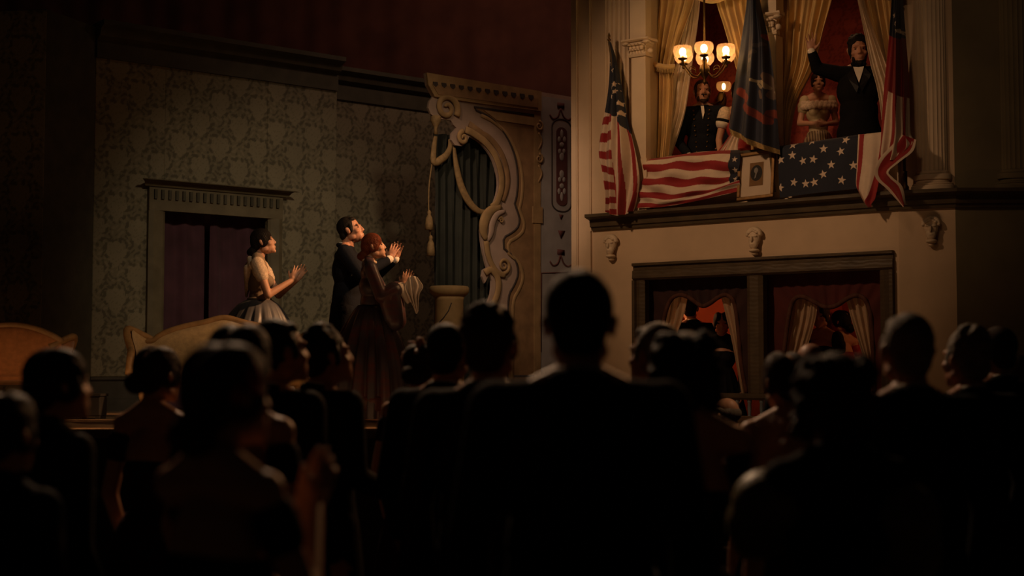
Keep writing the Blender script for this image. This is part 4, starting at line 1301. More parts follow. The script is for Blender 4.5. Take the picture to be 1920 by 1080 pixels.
# ================================================================== STAGE FURNITURE
gold_uph = mat('gold_upholstery', (0.50, 0.36, 0.18), 0.7, 0.15, 25, bump=0.3, bscale=130, sheen=0.3)
orange_uph = mat('orange_upholstery', (0.45, 0.20, 0.075), 0.7, 0.15, 25, bump=0.3, bscale=130, sheen=0.3)
carved = mat('gilt_wood', (0.33, 0.20, 0.085), 0.45, 0.2, 15)

def padded_back(name_, top, y0, depth, zb, parent, up, n=60, tilt=0.18, bend=0.0):
    """upholstered back: top(f) gives height over f in 0..1 along x, padded on both faces"""
    V, F = [], []
    W = name_['w']
    for side in (0, 1):
        for i in range(n + 1):
            f = i / n
            h = top(f)
            for j in range(13):
                g = j / 12
                bulge = math.sin(PI * min(1, max(0, g))) ** 0.5 * math.sin(PI * f) ** 0.4
                yy = y0 + tilt * g * (h) + bend * (2 * f - 1) ** 2 + (depth * 0.5 * (0.25 + 0.75 * bulge)) * (1 if side else -1)
                V.append((-W / 2 + W * f, yy, zb + (h) * g))
    K = (n + 1) * 13
    for side in (0, 1):
        for i in range(n):
            for j in range(12):
                a = side * K + i * 13 + j
                F.append((a, a + 13, a + 14, a + 1))
    for i in range(n):
        F.append((i * 13 + 12, (i + 1) * 13 + 12, K + (i + 1) * 13 + 12, K + i * 13 + 12))
        F.append((i * 13, (i + 1) * 13, K + (i + 1) * 13, K + i * 13))
    for i in (0, n):
        for j in range(12):
            F.append((i * 13 + j, i * 13 + j + 1, K + i * 13 + j + 1, K + i * 13 + j))
    m = MB()
    m.add(V, F)
    o = obj('backrest', m, up, parent)
    rail = [(-W / 2 + W * f, y0 + tilt * top(f) + bend * (2 * f - 1) ** 2, zb + top(f) + 0.01) for f in np.linspace(0, 1, 50)]
    obj('crest_rail', MB().sweep(rail, 0.028, 10), carved, parent)
    return o

def cabriole(parent, x, y, h=0.34, dx=1, dy=-1):
    p = catmull(np.array([(x, y, h), (x + 0.03 * dx, y + 0.03 * dy, h * 0.75), (x + 0.01 * dx, y + 0.01 * dy, h * 0.35), (x + 0.035 * dx, y + 0.035 * dy, 0.02)]), 14)
    obj('leg', MB().sweep(p.tolist(), [0.04 - 0.022 * i / 13 for i in range(14)], 10), carved, parent)

def settee(loc, rz, W, back_top, label, up, cat, name, arm_h=0.30, depth=0.62, group=None):
    t = thing(name, label, cat, loc, rz, group)
    # local: sitter faces -y
    m = MB()
    m.box((-W / 2 + 0.04, -depth + 0.05, 0.34), (W / 2 - 0.04, 0.0, 0.45))
    s = flat('seat', m, up, t, bevel=0.04)
    obj('seat_rail', MB().sweep([(-W / 2 + 0.03, 0.0, 0.34), (-W / 2 + 0.03, -depth + 0.04, 0.34), (W / 2 - 0.03, -depth + 0.04, 0.34), (W / 2 - 0.03, 0.0, 0.34)], 0.035, 8), carved, t)
    padded_back({'w': W}, back_top, 0.0, 0.12, 0.38, t, up)
    for sg in (-1, 1):
        hh = arm_h
        a = catmull(np.array([(sg * (W / 2 - 0.10), 0.08, 0.38 + hh), (sg * (W / 2 - 0.02), 0.04, 0.42 + hh), (sg * (W / 2 + 0.09), -0.04, 0.47 + hh), (sg * (W / 2 + 0.10), -0.12, 0.42 + hh), (sg * (W / 2 + 0.06), -0.28, 0.30 + hh), (sg * (W / 2 + 0.05), -0.46, 0.26 + hh), (sg * (W / 2 + 0.06), -0.54, 0.40)]), 28)
        obj('arm_rail', MB().sweep(a.tolist(), 0.03, 10), carved, t)
        V, F = [], []
        for i, p in enumerate(a):
            V += [(p[0] - sg * 0.04, p[1], p[2] - 0.01), (sg * (W / 2 - 0.05), p[1], 0.40), (p[0] + sg * 0.012, p[1], p[2] - 0.01), (sg * (W / 2 + 0.0), p[1], 0.36)]
        for i in range(len(a) - 1):
            b, e = i * 4, i * 4 + 4
            F += [(b, e, e + 1, b + 1), (b + 2, b + 3, e + 3, e + 2)]
        F += [(0, 1, 3, 2), (len(V) - 4, len(V) - 2, len(V) - 1, len(V) - 3)]
        mm = MB()
        mm.add(V, F)
        obj('arm_panel', mm, up, t)
        cabriole(t, sg * (W / 2 - 0.08), -depth + 0.06, dx=sg)
        cabriole(t, sg * (W / 2 - 0.08), -0.02, dx=sg, dy=1)
    return t
sofa_top = lambda f: 0.28 + 0.165 * (max(0.0, math.sin(PI * min(1, max(0, (f - 0.08) / 0.84)))) ** 0.6) + 0.035 * math.exp(-((f - 0.5) / 0.09) ** 2)
c = at(375, 690, 11.9)
settee((c.x + 0.20, 11.9, STAGE_Z), math.radians(12), 1.36, sofa_top, 'gold serpentine-backed sofa with flared arms in front of the doorway', gold_uph, 'sofa', 'sofa')
chair_top = lambda f: 0.27 + 0.14 * math.sin(PI * f) ** 0.8
c = at(18, 690, 11.6)
settee((c.x, 11.6, STAGE_Z), math.radians(200), 0.80, chair_top, 'orange upholstered armchair with carved rail at the left edge of the stage', orange_uph, 'armchair', 'armchair', arm_h=0.24)
stool_black = mat('dark_stool_paint', (0.022, 0.020, 0.018), 0.5, 0.2, 8)
# low dark box at the back of the stage by the dado
c = at(172, 690, 12.6)
t = thing('footstool', 'small dark box stool on the boards between armchair and sofa', 'stool', (c.x, 12.6, STAGE_Z))
flat('body', MB().box((-0.11, -0.11, 0.03), (0.11, 0.11, 0.20)), stool_black, t, bevel=0.01)
flat('lid', MB().box((-0.12, -0.12, 0.20), (0.12, 0.12, 0.225)), stool_black, t, bevel=0.006)
for x in (-0.085, 0.085):
    for y in (-0.085, 0.085):
        flat('leg', MB().box((x - 0.018, y - 0.018, 0.0), (x + 0.018, y + 0.018, 0.03)), stool_black, t)

# ================================================================== PEOPLE
def skin_mat(name, c):
    return mat(name, c, 0.5, 0.08, 12, spec=0.35)
skin_fair = skin_mat('fair_skin', (0.50, 0.27, 0.17))
skin_ruddy = skin_mat('ruddy_skin', (0.40, 0.19, 0.115))
def hair_mat(name, c):
    return mat(name, c, 0.55, 0.3, 30, wave=(70, 0.35, 'X'), spec=0.10)
hair_black = hair_mat('black_hair', (0.012, 0.009, 0.007))
hair_brown = hair_mat('dark_brown_hair', (0.035, 0.018, 0.010))
hair_red = hair_mat('auburn_hair', (0.14, 0.035, 0.014))
hair_grey = hair_mat('grey_hair', (0.20, 0.17, 0.14))
hair_fair = hair_mat('fair_hair', (0.14, 0.085, 0.045))
def cloth_mat(name, c, **k):
    return mat(name, c, k.pop('rough', 0.85), 0.15, 8, bump=0.25, bscale=k.pop('bscale', 60), sheen=k.pop('sheen', 0.0), **k)
black_wool = cloth_mat('black_wool', (0.008, 0.007, 0.007), spec=0.06)
navy_wool = cloth_mat('navy_wool', (0.011, 0.012, 0.016), spec=0.06)
brown_wool = cloth_mat('dark_brown_wool', (0.022, 0.016, 0.012), spec=0.06)
white_linen = cloth_mat('white_linen', (0.68, 0.60, 0.50))
leather = mat('black_leather', (0.012, 0.010, 0.009), 0.4, 0.2, 20)
eye_dark = mat('eye', (0.02, 0.015, 0.012), 0.15, 0.0)

def rotm(x=0.0, y=0.0, z=0.0):
    return Euler((math.radians(x), math.radians(y), math.radians(z)), 'XYZ').to_matrix()

def add_hand(m, w, d, nrm, side, k=1.0, curl=18.0, spread=7.0, thumb=42.0):
    """palm, four unequal fingers and a thumb from the wrist w; d along the fingers, nrm out of the palm, side towards the thumb"""
    w, d = Vector(w), Vector(d).normalized()
    nrm = Vector(nrm)
    nrm = (nrm - d * nrm.dot(d)).normalized()
    s = d.cross(nrm).normalized()
    if s.dot(Vector(side)) < 0:
        s = -s
    R = Matrix((s, nrm, d)).transposed()
    m.ell(w + d * 0.045 * k, (0.040 * k, 0.016 * k, 0.052 * k), R, 14, 10)
    m.ell(w + d * 0.065 * k, (0.041 * k, 0.0135 * k, 0.034 * k), R, 14, 10)
    m.cap(w, w + d * 0.03 * k, 0.026 * k, 0.026 * k, 10)
    for i, L in enumerate((0.070, 0.079, 0.073, 0.057)):
        off = 0.0305 - 0.0203 * i
        a = math.radians((1.5 - i) * spread)
        dd = (d * math.cos(a) + s * math.sin(a)).normalized()
        p = w + d * (0.088 - 0.004 * abs(i - 1)) * k + s * off * k
        q, ang = p, 0.0
        for j, part in enumerate((0.45, 0.30, 0.25)):
            ang += math.radians(curl * (0.5 if j == 0 else 1.0) * (1 + 0.12 * i))
            e = q + (dd * math.cos(ang) + nrm * math.sin(ang)) * L * part * k
            m.cap(q, e, (0.0092 - 0.0008 * j) * k, (0.0086 - 0.0009 * j) * k, 8, 3)
            q = e
    a = math.radians(thumb)
    td = (d * math.cos(a) + s * math.sin(a) + nrm * 0.25).normalized()
    p = w + d * 0.022 * k + s * 0.022 * k
    e = p + td * 0.045 * k
    m.cap(p, e, 0.015 * k, 0.0112 * k, 8, 3)
    t2 = (td * 0.9 + d * 0.35).normalized()
    m.cap(e, e + t2 * 0.032 * k, 0.0108 * k, 0.0088 * k, 8, 3)

class Person:
    """built in metres at its own height, facing +y, right hand at +x, feet on z = 0"""
    def __init__(self, label, loc, rz, H=1.75, sex='m', head=(0, 0, 0), pose=None, hands=None, skin=None, voxel=0.012, cat='person',
                 group=None, build=1.0, sit=False, ears=True):
        self.t = thing('person', label, cat, loc, math.radians(rz), group)
        self.H, self.k, self.sex, self.voxel, self.b = H, H / 1.75, sex, voxel, build
        k = self.k
        sw = 0.185 if sex == 'm' else 0.160
        J = dict(sR=(sw * build, -0.005, 1.425), sL=(-sw * build, -0.005, 1.425),
                 eR=((sw + 0.055) * build, -0.03, 1.12), eL=(-(sw + 0.055) * build, -0.03, 1.12),
                 wR=((sw + 0.055) * build, 0.08, 0.88), wL=(-(sw + 0.055) * build, 0.08, 0.88),
                 hR=(0.092, 0, 0.92), hL=(-0.092, 0, 0.92), kR=(0.10, 0.02, 0.50), kL=(-0.10, 0.02, 0.50),
                 aR=(0.105, -0.02, 0.085), aL=(-0.105, -0.02, 0.085), hd=(0, 0.025, 1.628))
        if sit:
            J.update(hR=(0.095, 0, 0.50), hL=(-0.095, 0, 0.50), kR=(0.11, 0.42, 0.50), kL=(-0.11, 0.42, 0.50), aR=(0.11, 0.40, 0.085), aL=(-0.11, 0.40, 0.085))
            dz_ = 0.42
            for n_ in ('sR', 'sL', 'eR', 'eL', 'wR', 'wL', 'hd'):
                J[n_] = (J[n_][0], J[n_][1], J[n_][2] - dz_)
        self.drop = 0.42 if sit else 0.0
        J.update(pose or {})
        self.J = {n_: Vector(v) * k for n_, v in J.items()}
        self.hc = self.J['hd']
        # a head turns left for +yaw, looks up for +pitch
        self.hR = Euler((math.radians(head[1]), math.radians(head[2]), math.radians(head[0])), 'XYZ').to_matrix()
        self.hR = rotm(z=head[0]) @ rotm(x=head[1]) @ rotm(y=head[2])
        self.skin = skin or skin_fair
        self.hands = hands or {}
        self.body(ears)

    def H_(self, x, y, z):                                # head frame -> person frame
        return self.hc + self.hR @ (Vector((x, y, z)) * self.k)
    def P(self, x, y, z):
        return Vector((x * self.b, y, z - self.drop)) * self.k
    def he(self, m, c, r, nu=16, nv=12):
        m.ell(self.H_(*c), tuple(q * self.k for q in r), self.hR, nu, nv)

    def body(self, ears):
        m, k, J, b = MB(), self.k, self.J, self.b
        f = self.sex == 'f'
        E = lambda c, r: m.ell(self.P(*c), (r[0] * k * b, r[1] * k, r[2] * k))
        # trunk
        if f:
            E((0, 0.0, 1.27), (0.135, 0.095, 0.17)); E((0, 0, 1.10), (0.105, 0.082, 0.15)); E((0, -0.01, 0.95), (0.155, 0.11, 0.13))
            E((0.06, 0.07, 1.27), (0.055, 0.05, 0.055)); E((-0.06, 0.07, 1.27), (0.055, 0.05, 0.055))
        else:
            E((0, 0.0, 1.29), (0.16, 0.108, 0.18)); E((0, 0, 1.10), (0.135, 0.095, 0.16)); E((0, -0.01, 0.95), (0.15, 0.11, 0.13))
        rs = 0.048 if f else 0.058
        for s in 'RL':
            m.cap(self.P(0, -0.01, 1.44), J['s' + s], 0.055 * k, rs * k)
            m.cap(J['s' + s], J['e' + s], (rs - 0.004) * k, 0.038 * k)
            m.cap(J['e' + s], J['w' + s], 0.037 * k, 0.026 * k)
            m.cap(J['h' + s], J['k' + s], 0.085 * k, 0.055 * k)
            m.cap(J['k' + s], J['a' + s], 0.053 * k, 0.038 * k)
            mid = (J['k' + s] * 0.7 + J['a' + s] * 0.3) + Vector((0, -0.02 * k, 0))
            m.ell(mid, (0.048 * k, 0.05 * k, 0.11 * k))
            m.cap(J['a' + s] + Vector((0, -0.03, -0.04)) * k, J['a' + s] + Vector((0, 0.12, -0.055)) * k, 0.036 * k, 0.028 * k)
            sg = 1 if s == 'R' else -1
            h = self.hands.get(s, {})
            d = Vector(h.get('d', (J['w' + s] - J['e' + s]).normalized() + Vector((0, 0.05, -0.1))))
            add_hand(m, J['w' + s], d, h.get('n', (-sg, 0.1, 0)), h.get('side', (0, 1, 0.2)), k * (0.93 if f else 1.0), h.get('curl', 22), h.get('spread', 6), h.get('thumb', 40))
        # slope of the shoulders and the neck
        nb, nt_ = self.P(0, -0.015, 1.46), self.H_(0, -0.025, -0.05)
        m.cap(nb, nt_, (0.052 if f else 0.060) * k, (0.047 if f else 0.055) * k)
        for sg in (-1, 1):
            m.cap(self.P(sg * 0.03, -0.02, 1.49), self.P(sg * 0.14, -0.01, 1.435), 0.045 * k, 0.04 * k)
        # head
        h = self.he
        h(m, (0, -0.012, 0.035), (0.074, 0.094, 0.088))
        h(m, (0, 0.030, -0.030), (0.062, 0.066, 0.085))
        h(m, (0, 0.060, -0.070), (0.042, 0.036, 0.042))
        h(m, (0, 0.080, -0.102), (0.022, 0.018, 0.018))
        for sg in (-1, 1):
            h(m, (sg * 0.043, 0.056, -0.028), (0.026, 0.026, 0.022))
            h(m, (sg * 0.030, 0.080, 0.026), (0.026, 0.013, 0.009))
            h(m, (sg * 0.052, 0.005, -0.065), (0.018, 0.035, 0.025))
            if ears:
                h(m, (sg * 0.080, -0.006, -0.006), (0.010, 0.019, 0.031))
                h(m, (sg * 0.088, -0.016, 0.008), (0.007, 0.013, 0.020))
        m.cap(self.H_(0, 0.088, 0.018), self.H_(0, 0.107, -0.026), 0.009 * k, 0.0115 * k, 8)
        h(m, (0.011, 0.099, -0.031), (0.009, 0.010, 0.008)); h(m, (-0.011, 0.099, -0.031), (0.009, 0.010, 0.008))
        h(m, (0, 0.094, -0.061), (0.022, 0.010, 0.006)); h(m, (0, 0.091, -0.073), (0.019, 0.011, 0.007))
        obj('body', fuse(m, 'body', self.voxel, 3 if self.voxel < 0.008 else 2, 0.5), self.skin, self.t)
        for sg in (-1, 1):
            e = MB().ell(self.H_(sg * 0.031, 0.0775, 0.005), (0.010 * k, 0.008 * k, 0.006 * k), self.hR, 10, 8)
            obj('eye', e, eye_dark, self.t)

    # ---------------------------------------------------------------- hair
    def hair(self, style, mt, beard=False, volume=1.0):
        m, h, v = MB(), self.he, volume
        if style == 'short':
            h(m, (0, -0.024, 0.042), (0.083 * v, 0.094, 0.094 * v))
            h(m, (0, -0.062, -0.02), (0.066 * v, 0.048, 0.062))
            for sg in (-1, 1):
                h(m, (sg * 0.070, 0.018, 0.012), (0.014, 0.022, 0.042))
                h(m, (sg * 0.016, 0.034, 0.088), (0.042, 0.036, 0.026))
        elif style == 'tousled':
            h(m, (0, -0.022, 0.048), (0.088 * v, 0.098, 0.098 * v))
            h(m, (0, -0.062, -0.022), (0.072 * v, 0.052, 0.066))
            rnd = random.Random(int(self.hc.x * 1e5) + int(self.H * 1e4))
            for _ in range(26):
                a, e = rnd.uniform(0, 2 * PI), rnd.uniform(0.1, 1.35)
                c = (0.08 * v * math.cos(a) * math.cos(e), -0.022 + 0.09 * math.sin(a) * math.cos(e) - (0.012 if math.sin(a) > 0 else 0), 0.05 + 0.094 * v * math.sin(e))
                h(m, c, (0.022, 0.024, 0.020), 8, 6)
            for sg in (-1, 1):
                h(m, (sg * 0.073, 0.012, 0.005), (0.016, 0.024, 0.048))
        elif style == 'balding':
            h(m, (0, -0.040, 0.010), (0.083, 0.072, 0.060))
            for sg in (-1, 1):
                h(m, (sg * 0.070, -0.01, 0.018), (0.016, 0.040, 0.045))
                h(m, (sg * 0.068, 0.025, -0.02), (0.014, 0.020, 0.036))
        elif style in ('bun', 'low_bun', 'high_bun'):
            for sg in (-1, 1):
                h(m, (sg * 0.036, -0.010, 0.052), (0.053 * v, 0.098, 0.084))
                h(m, (sg * 0.068, 0.000, 0.008), (0.022 * v, 0.058, 0.060))
            h(m, (0, -0.060, 0.010), (0.074 * v, 0.060, 0.085))
            c = {'bun': (0, -0.128, -0.015), 'low_bun': (0, -0.112, -0.065), 'high_bun': (0, -0.105, 0.085)}[style]
            h(m, c, (0.058 * v, 0.048, 0.052))
            h(m, (c[0], c[1] - 0.012, c[2] + 0.004), (0.040 * v, 0.048, 0.040))
        elif style == 'curls':
            h(m, (0, -0.018, 0.045), (0.090 * v, 0.104, 0.096 * v))
            h(m, (0, -0.080, -0.02), (0.080 * v, 0.060, 0.085))
            rnd = random.Random(5)
            for i in range(60):
                a = -PI / 2 + rnd.uniform(-2.0, 2.0)
                z = rnd.uniform(-0.10, 0.12)
                r = 0.098 * v * math.sqrt(max(0.1, 1 - (max(0, z - 0.02) / 0.13) ** 2))
                h(m, (r * math.cos(a), -0.02 + 1.05 * r * math.sin(a), z + 0.01), (0.024, 0.024, 0.022), 8, 6)
        if beard:
            h(m, (0, 0.064, -0.100), (0.036, 0.030, 0.028)); h(m, (0, 0.084, -0.113), (0.024, 0.020, 0.024))
            for sg in (-1, 1):
                h(m, (sg * 0.048, 0.040, -0.078), (0.014, 0.032, 0.032)); h(m, (sg * 0.064, 0.012, -0.040), (0.010, 0.018, 0.040))
                if beard == 'full':
                    h(m, (sg * 0.016, 0.104, -0.050), (0.019, 0.010, 0.008))
        return obj('hair', fuse(m, 'hair', min(self.voxel, 0.008), 2, 0.4), mt, self.t)

    # ---------------------------------------------------------------- men's clothes
    def coat(self, mt, skirt=0.62, collar=True):
        m, k, J, b = MB(), self.k, self.J, self.b
        E = lambda c, r: m.ell(self.P(*c), (r[0] * k * b, r[1] * k, r[2] * k))
        E((0, -0.004, 1.28), (0.188, 0.134, 0.185)); E((0, 0, 1.10), (0.165, 0.125, 0.19)); E((0, -0.008, 0.94), (0.182, 0.142, 0.15))
        E((0, -0.02, 1.40), (0.165, 0.098, 0.08))
        for s in 'RL':
            m.cap(self.P(0, -0.02, 1.435), J['s' + s] + Vector((0, 0, -0.004)) * k, 0.070 * k, 0.070 * k)
            m.cap(J['s' + s], J['e' + s], 0.070 * k, 0.055 * k)
            e, w = J['e' + s], J['w' + s]
            m.cap(e, e + (w - e) * 0.90, 0.054 * k, 0.043 * k)
        if not self.drop and skirt < 0.95:
            prof = [(0.150, 1.14), (0.168, 1.0), (0.188, 0.9), (0.205, (0.9 + skirt) / 2), (0.215, skirt)]
            m.lathe([(r * k, z * k) for r, z in prof], (0, -0.004, 0), 28, 1.0 * b, 0.80)
        if collar:
            m.torus(self.P(0, -0.022, 1.487), 0.064 * k, 0.021 * k, rotm(x=-14))
        o = obj('coat', fuse(m, 'coat', max(self.voxel, 0.009), 3, 0.5), mt, self.t)
        return o
    def shirt(self, mt=None, cuffs=True):
        mt = mt or white_linen
        k = self.k
        self.coll = obj('shirt_collar', MB().torus(self.P(0, -0.018, 1.508), 0.056 * k, 0.010 * k, rotm(x=-10), 28, 10), mt, self.t)
        if cuffs:
            for s in 'RL':
                e, w = self.J['e' + s], self.J['w' + s]
                d = (w - e).normalized()
                obj('cuff', MB().cap(w - d * 0.035 * k, w + d * 0.004 * k, 0.037 * k, 0.036 * k), mt, self.t)
    def trousers(self, mt):
        m, k, J = MB(), self.k, self.J
        for s in 'RL':
            m.cap(J['h' + s], J['k' + s], 0.100 * k, 0.074 * k)
            m.cap(J['k' + s], J['a' + s] + Vector((0, 0, 0.02)), 0.072 * k, 0.062 * k)
        m.ell((J['hR'] + J['hL']) / 2 + Vector((0, -0.005, 0.06)) * k, (0.172 * k * self.b, 0.125 * k, 0.12 * k))
        obj('trousers', fuse(m, 'trousers', max(self.voxel, 0.012), 2), mt, self.t)
        for s in 'RL':
            a = J['a' + s]
            q = MB().cap(a + Vector((0, -0.04, -0.04)) * k, a + Vector((0, 0.14, -0.052)) * k, 0.043 * k, 0.031 * k)
            q.box(a + Vector((-0.035, -0.075, -0.085)) * k, a + Vector((0.035, -0.01, -0.05)) * k)
            obj('shoe', q, leather, self.t)
    # ---------------------------------------------------------------- women's clothes
    def bodice(self, mt, top=1.345, sleeve='short', sl_mt=None, high=False):
        m, k, J, b = MB(), self.k, self.J, self.b
        E = lambda c, r: m.ell(self.P(*c), (r[0] * k * b, r[1] * k, r[2] * k))
        c = (top + 1.16) / 2
        E((0, 0.0, c - 0.005), (0.150, 0.112, top - c + 0.03)); E((0, 0, 1.10), (0.120, 0.098, 0.16)); E((0, -0.005, 0.99), (0.145, 0.115, 0.08))
        E((0.06, 0.072, 1.268), (0.066, 0.058, 0.064)); E((-0.06, 0.072, 1.268), (0.066, 0.058, 0.064))
        if high:
            E((0, -0.01, 1.38), (0.150, 0.088, 0.085)); m.cap(self.P(0, -0.015, 1.42), self.P(0, -0.018, 1.49), 0.075 * k, 0.062 * k)
            for s in 'RL':
                m.cap(self.P(0, -0.01, 1.43), J['s' + s], 0.064 * k, 0.058 * k)
                q_ = 1 if s == 'R' else -1
                m.cap(self.P(q_ * 0.03, -0.02, 1.488), self.P(q_ * 0.14, -0.01, 1.435), 0.053 * k, 0.048 * k)
        o = obj('bodice', fuse(m, 'bodice', max(self.voxel, 0.008), 3), mt, self.t)
        for s in 'RL':
            q = MB()
            sh, e, w = J['s' + s], J['e' + s], J['w' + s]
            if sleeve == 'none':
                q.cap(sh + (e - sh) * 0.24, sh + (e - sh) * 0.42, 0.056 * k, 0.055 * k)
            elif sleeve == 'short':
                q.cap(sh + (e - sh) * 0.02, sh + (e - sh) * 0.42, 0.066 * k, 0.062 * k); q.ell(sh + (e - sh) * 0.26, (0.072 * k,) * 3)
            elif sleeve == 'puff':
                q.ell(sh + (e - sh) * 0.36, (0.110 * k, 0.105 * k, 0.10 * k)); q.ell(sh + (e - sh) * 0.66, (0.095 * k, 0.09 * k, 0.10 * k))
            elif sleeve == 'long':
                q.cap(sh, e, 0.062 * k, 0.050 * k); q.cap(e, e + (w - e) * 0.93, 0.049 * k, 0.036 * k)
            elif sleeve == 'pagoda':
                q.cap(sh, e, 0.064 * k, 0.062 * k); q.cap(e, e + (w - e) * 0.55, 0.064 * k, 0.085 * k)
                q.cap(e + (w - e) * 0.50 + Vector((0, 0, -0.04)) * k, e + (w - e) * 0.62 + Vector((0, 0, -0.30)) * k, 0.080 * k, 0.085 * k)
                q.cap(e + (w - e) * 0.1, e + (w - e) * 0.40 + Vector((0, 0, -0.24)) * k, 0.06 * k, 0.06 * k)
            obj('sleeve', fuse(q, 'sleeve', max(self.voxel, 0.008), 3), sl_mt or mt, self.t)
        return o
    def skirt(self, mt, r=0.36, folds=16, amp=0.06, waist=1.04, sq=1.0, sway=0.0, hem=0.015, flare=0.62):
        k = self.k
        prof = []
        for i in range(26):
            f = i / 25
            z = waist + (hem - waist) * f
            prof.append((0.118 + (r - 0.118) * (math.sin(f * PI / 2) ** flare), z))
        wob = lambda a, j: 1 + amp * min(1, j / 8) * (math.sin(folds * a + 0.6 * math.sin(3 * a)) + 0.35 * math.sin(folds * 2.1 * a + 2))
        m = MB()
        n = 224
        vs = []
        for j, (rr, z) in enumerate(prof):
            for q in range(n):
                a = 2 * PI * q / n
                v = rr * wob(a, j) * k
                vs.append((v * math.cos(a), v * sq * math.sin(a) - sway * k * (j / 25) ** 0.7, z * k))
        fs = []
        for j in range(len(prof) - 1):
            for q in range(n):
                fs.append((j * n + q, j * n + (q + 1) % n, (j + 1) * n + (q + 1) % n, (j + 1) * n + q))
        fs.append(tuple(range(n)))
        m.add(vs, fs)
        return obj('skirt', m, mt, self.t)

# ------------------------------------------------------------------ on the stage
FACE_R = -86                                            # turned to the box on the right
clap = dict(eR=(0.17, 0.12, 1.16), eL=(-0.17, 0.12, 1.16), wR=(0.055, 0.35, 1.30), wL=(-0.055, 0.37, 1.31))
def clap_hands(open_=0.30):
    return dict(R=dict(d=(-0.12, 0.42, 0.85), n=(-1, 0.0, -0.1), side=(0, -0.7, 0.6), curl=8, spread=7, thumb=45),
                L=dict(d=(0.05, 0.50, 0.80), n=(1, 0.0, -0.1), side=(0, -0.7, 0.6), curl=10, spread=7, thumb=45))

tan_bodice = cloth_mat('fawn_bodice', (0.24, 0.175, 0.115))
lace_white = mat('cream_lace', (0.60, 0.47, 0.34), 0.8, 0.25, 60, bump=0.5, bscale=150)
blue_satin = cloth_mat('grey_blue_satin', (0.105, 0.105, 0.112), rough=0.42, spec=0.6, bscale=10)
c = at(485, 690, 12.8)
W1 = Person('woman at the left of the stage in a pale bodice and grey satin skirt, applauding', (c.x, 12.8, STAGE_Z), FACE_R, 1.70, 'f', (0, 14, 0),
            dict(eR=(0.20, 0.10, 1.13), eL=(-0.17, 0.16, 1.15), wR=(0.075, 0.30, 1.27), wL=(-0.06, 0.34, 1.29), hd=(0, 0.03, 1.628)), clap_hands(), skin_fair, 0.006)
W1.hair('low_bun', hair_black)
W1.bodice(tan_bodice, 1.36, 'short', lace_white, high=True)
W1.skirt(blue_satin, 0.50, 17, 0.06, 1.095, flare=0.62, sway=0.06)
# shawl collar hanging to a point down the back
m = MB()
for sg in (-1, 1):
    m.cap(W1.P(sg * 0.05, -0.085, 1.47), W1.P(sg * 0.145, -0.055, 1.40), 0.03, 0.035)
    m.cap(W1.P(sg * 0.145, -0.055, 1.40), W1.P(sg * 0.13, 0.06, 1.37), 0.035, 0.025)
    m.cap(W1.P(sg * 0.11, -0.10, 1.38), W1.P(sg * 0.02, -0.115, 1.17), 0.035, 0.018)
m.cap(W1.P(0, -0.09, 1.40), W1.P(0, -0.12, 1.13), 0.05, 0.014)
obj('shawl_collar', fuse(m, 'shawl_collar', 0.007, 3), lace_white, W1.t)
k = W1.k
obj('belt', MB().torus(W1.P(0, 0, 1.10), 0.121 * k, 0.014 * k, None, 32, 8, 1.0, 0.85), tan_bodice, W1.t)
def hang(p, name_, rows, mt_, nu=30, nv=30, fold=0.012, n=3):
    """small hanging piece of cloth in the person's own space"""
    P_ = catmull(np.array([catmull(np.array([list(v) for v in r]), nu) for r in rows]), nv)
    V_, U_ = np.meshgrid(np.linspace(0, 1, nv), np.linspace(0, 1, nu), indexing='ij')
    P_[..., 0] += fold * np.sin(2 * PI * n * U_ + 2 * V_) * (0.3 + V_)
    o = obj(name_, grid_mesh(name_, P_), mt_, p.t)
    sd = o.modifiers.new('thickness', 'SOLIDIFY')
    sd.thickness = 0.004
    return o

c = at(655, 690, 12.95)
M1 = Person('man in a dark navy coat applauding behind the red-haired woman on stage', (c.x - 0.02, 12.95, STAGE_Z), FACE_R - 4, 1.83, 'm', (-8, 18, 0),
            dict(eR=(0.24, 0.14, 1.22), eL=(-0.18, 0.20, 1.22), wR=(0.10, 0.37, 1.37), wL=(-0.02, 0.41, 1.38)),
            dict(R=dict(d=(-0.30, 0.35, 0.85), n=(-1, 0.25, 0), side=(0, -0.8, 0.5), curl=8), L=dict(d=(0.30, 0.25, 0.9), n=(1, 0.2, 0), side=(0, -0.8, 0.5), curl=8)), skin_ruddy, 0.006)
M1.hair('short', hair_black)
M1.coat(navy_wool, 0.58); M1.shirt(); M1.trousers(navy_wool)

plaid = bpy.data.materials.new('plaid_taffeta')
plaid.use_nodes = True
N, Lk = plaid.node_tree.nodes, plaid.node_tree.links
pb_ = N['Principled BSDF']
pb_.inputs['Roughness'].default_value = 0.42
pb_.inputs['Specular IOR Level'].default_value = 0.35
tc = N.new('ShaderNodeTexCoord')
w1, w2 = N.new('ShaderNodeTexWave'), N.new('ShaderNodeTexWave')
w1.inputs['Scale'].default_value = 2.2; w1.bands_direction = 'X'
w2.inputs['Scale'].default_value = 5.0; w2.bands_direction = 'Z'
Lk.new(tc.outputs['Object'], w1.inputs['Vector']); Lk.new(tc.outputs['Object'], w2.inputs['Vector'])
ra = N.new('ShaderNodeValToRGB')
ra.color_ramp.elements[0].color = (0.034, 0.022, 0.026, 1)
ra.color_ramp.elements[1].color = (0.085, 0.030, 0.028, 1)
el = ra.color_ramp.elements.new(0.5); el.color = (0.050, 0.044, 0.052, 1)
mxx = N.new('ShaderNodeMath'); mxx.operation = 'MULTIPLY'
soft = N.new('ShaderNodeMapRange'); soft.inputs['To Min'].default_value = 0.8
Lk.new(w2.outputs['Fac'], soft.inputs['Value'])
Lk.new(w1.outputs['Fac'], mxx.inputs[0]); Lk.new(soft.outputs['Result'], mxx.inputs[1])
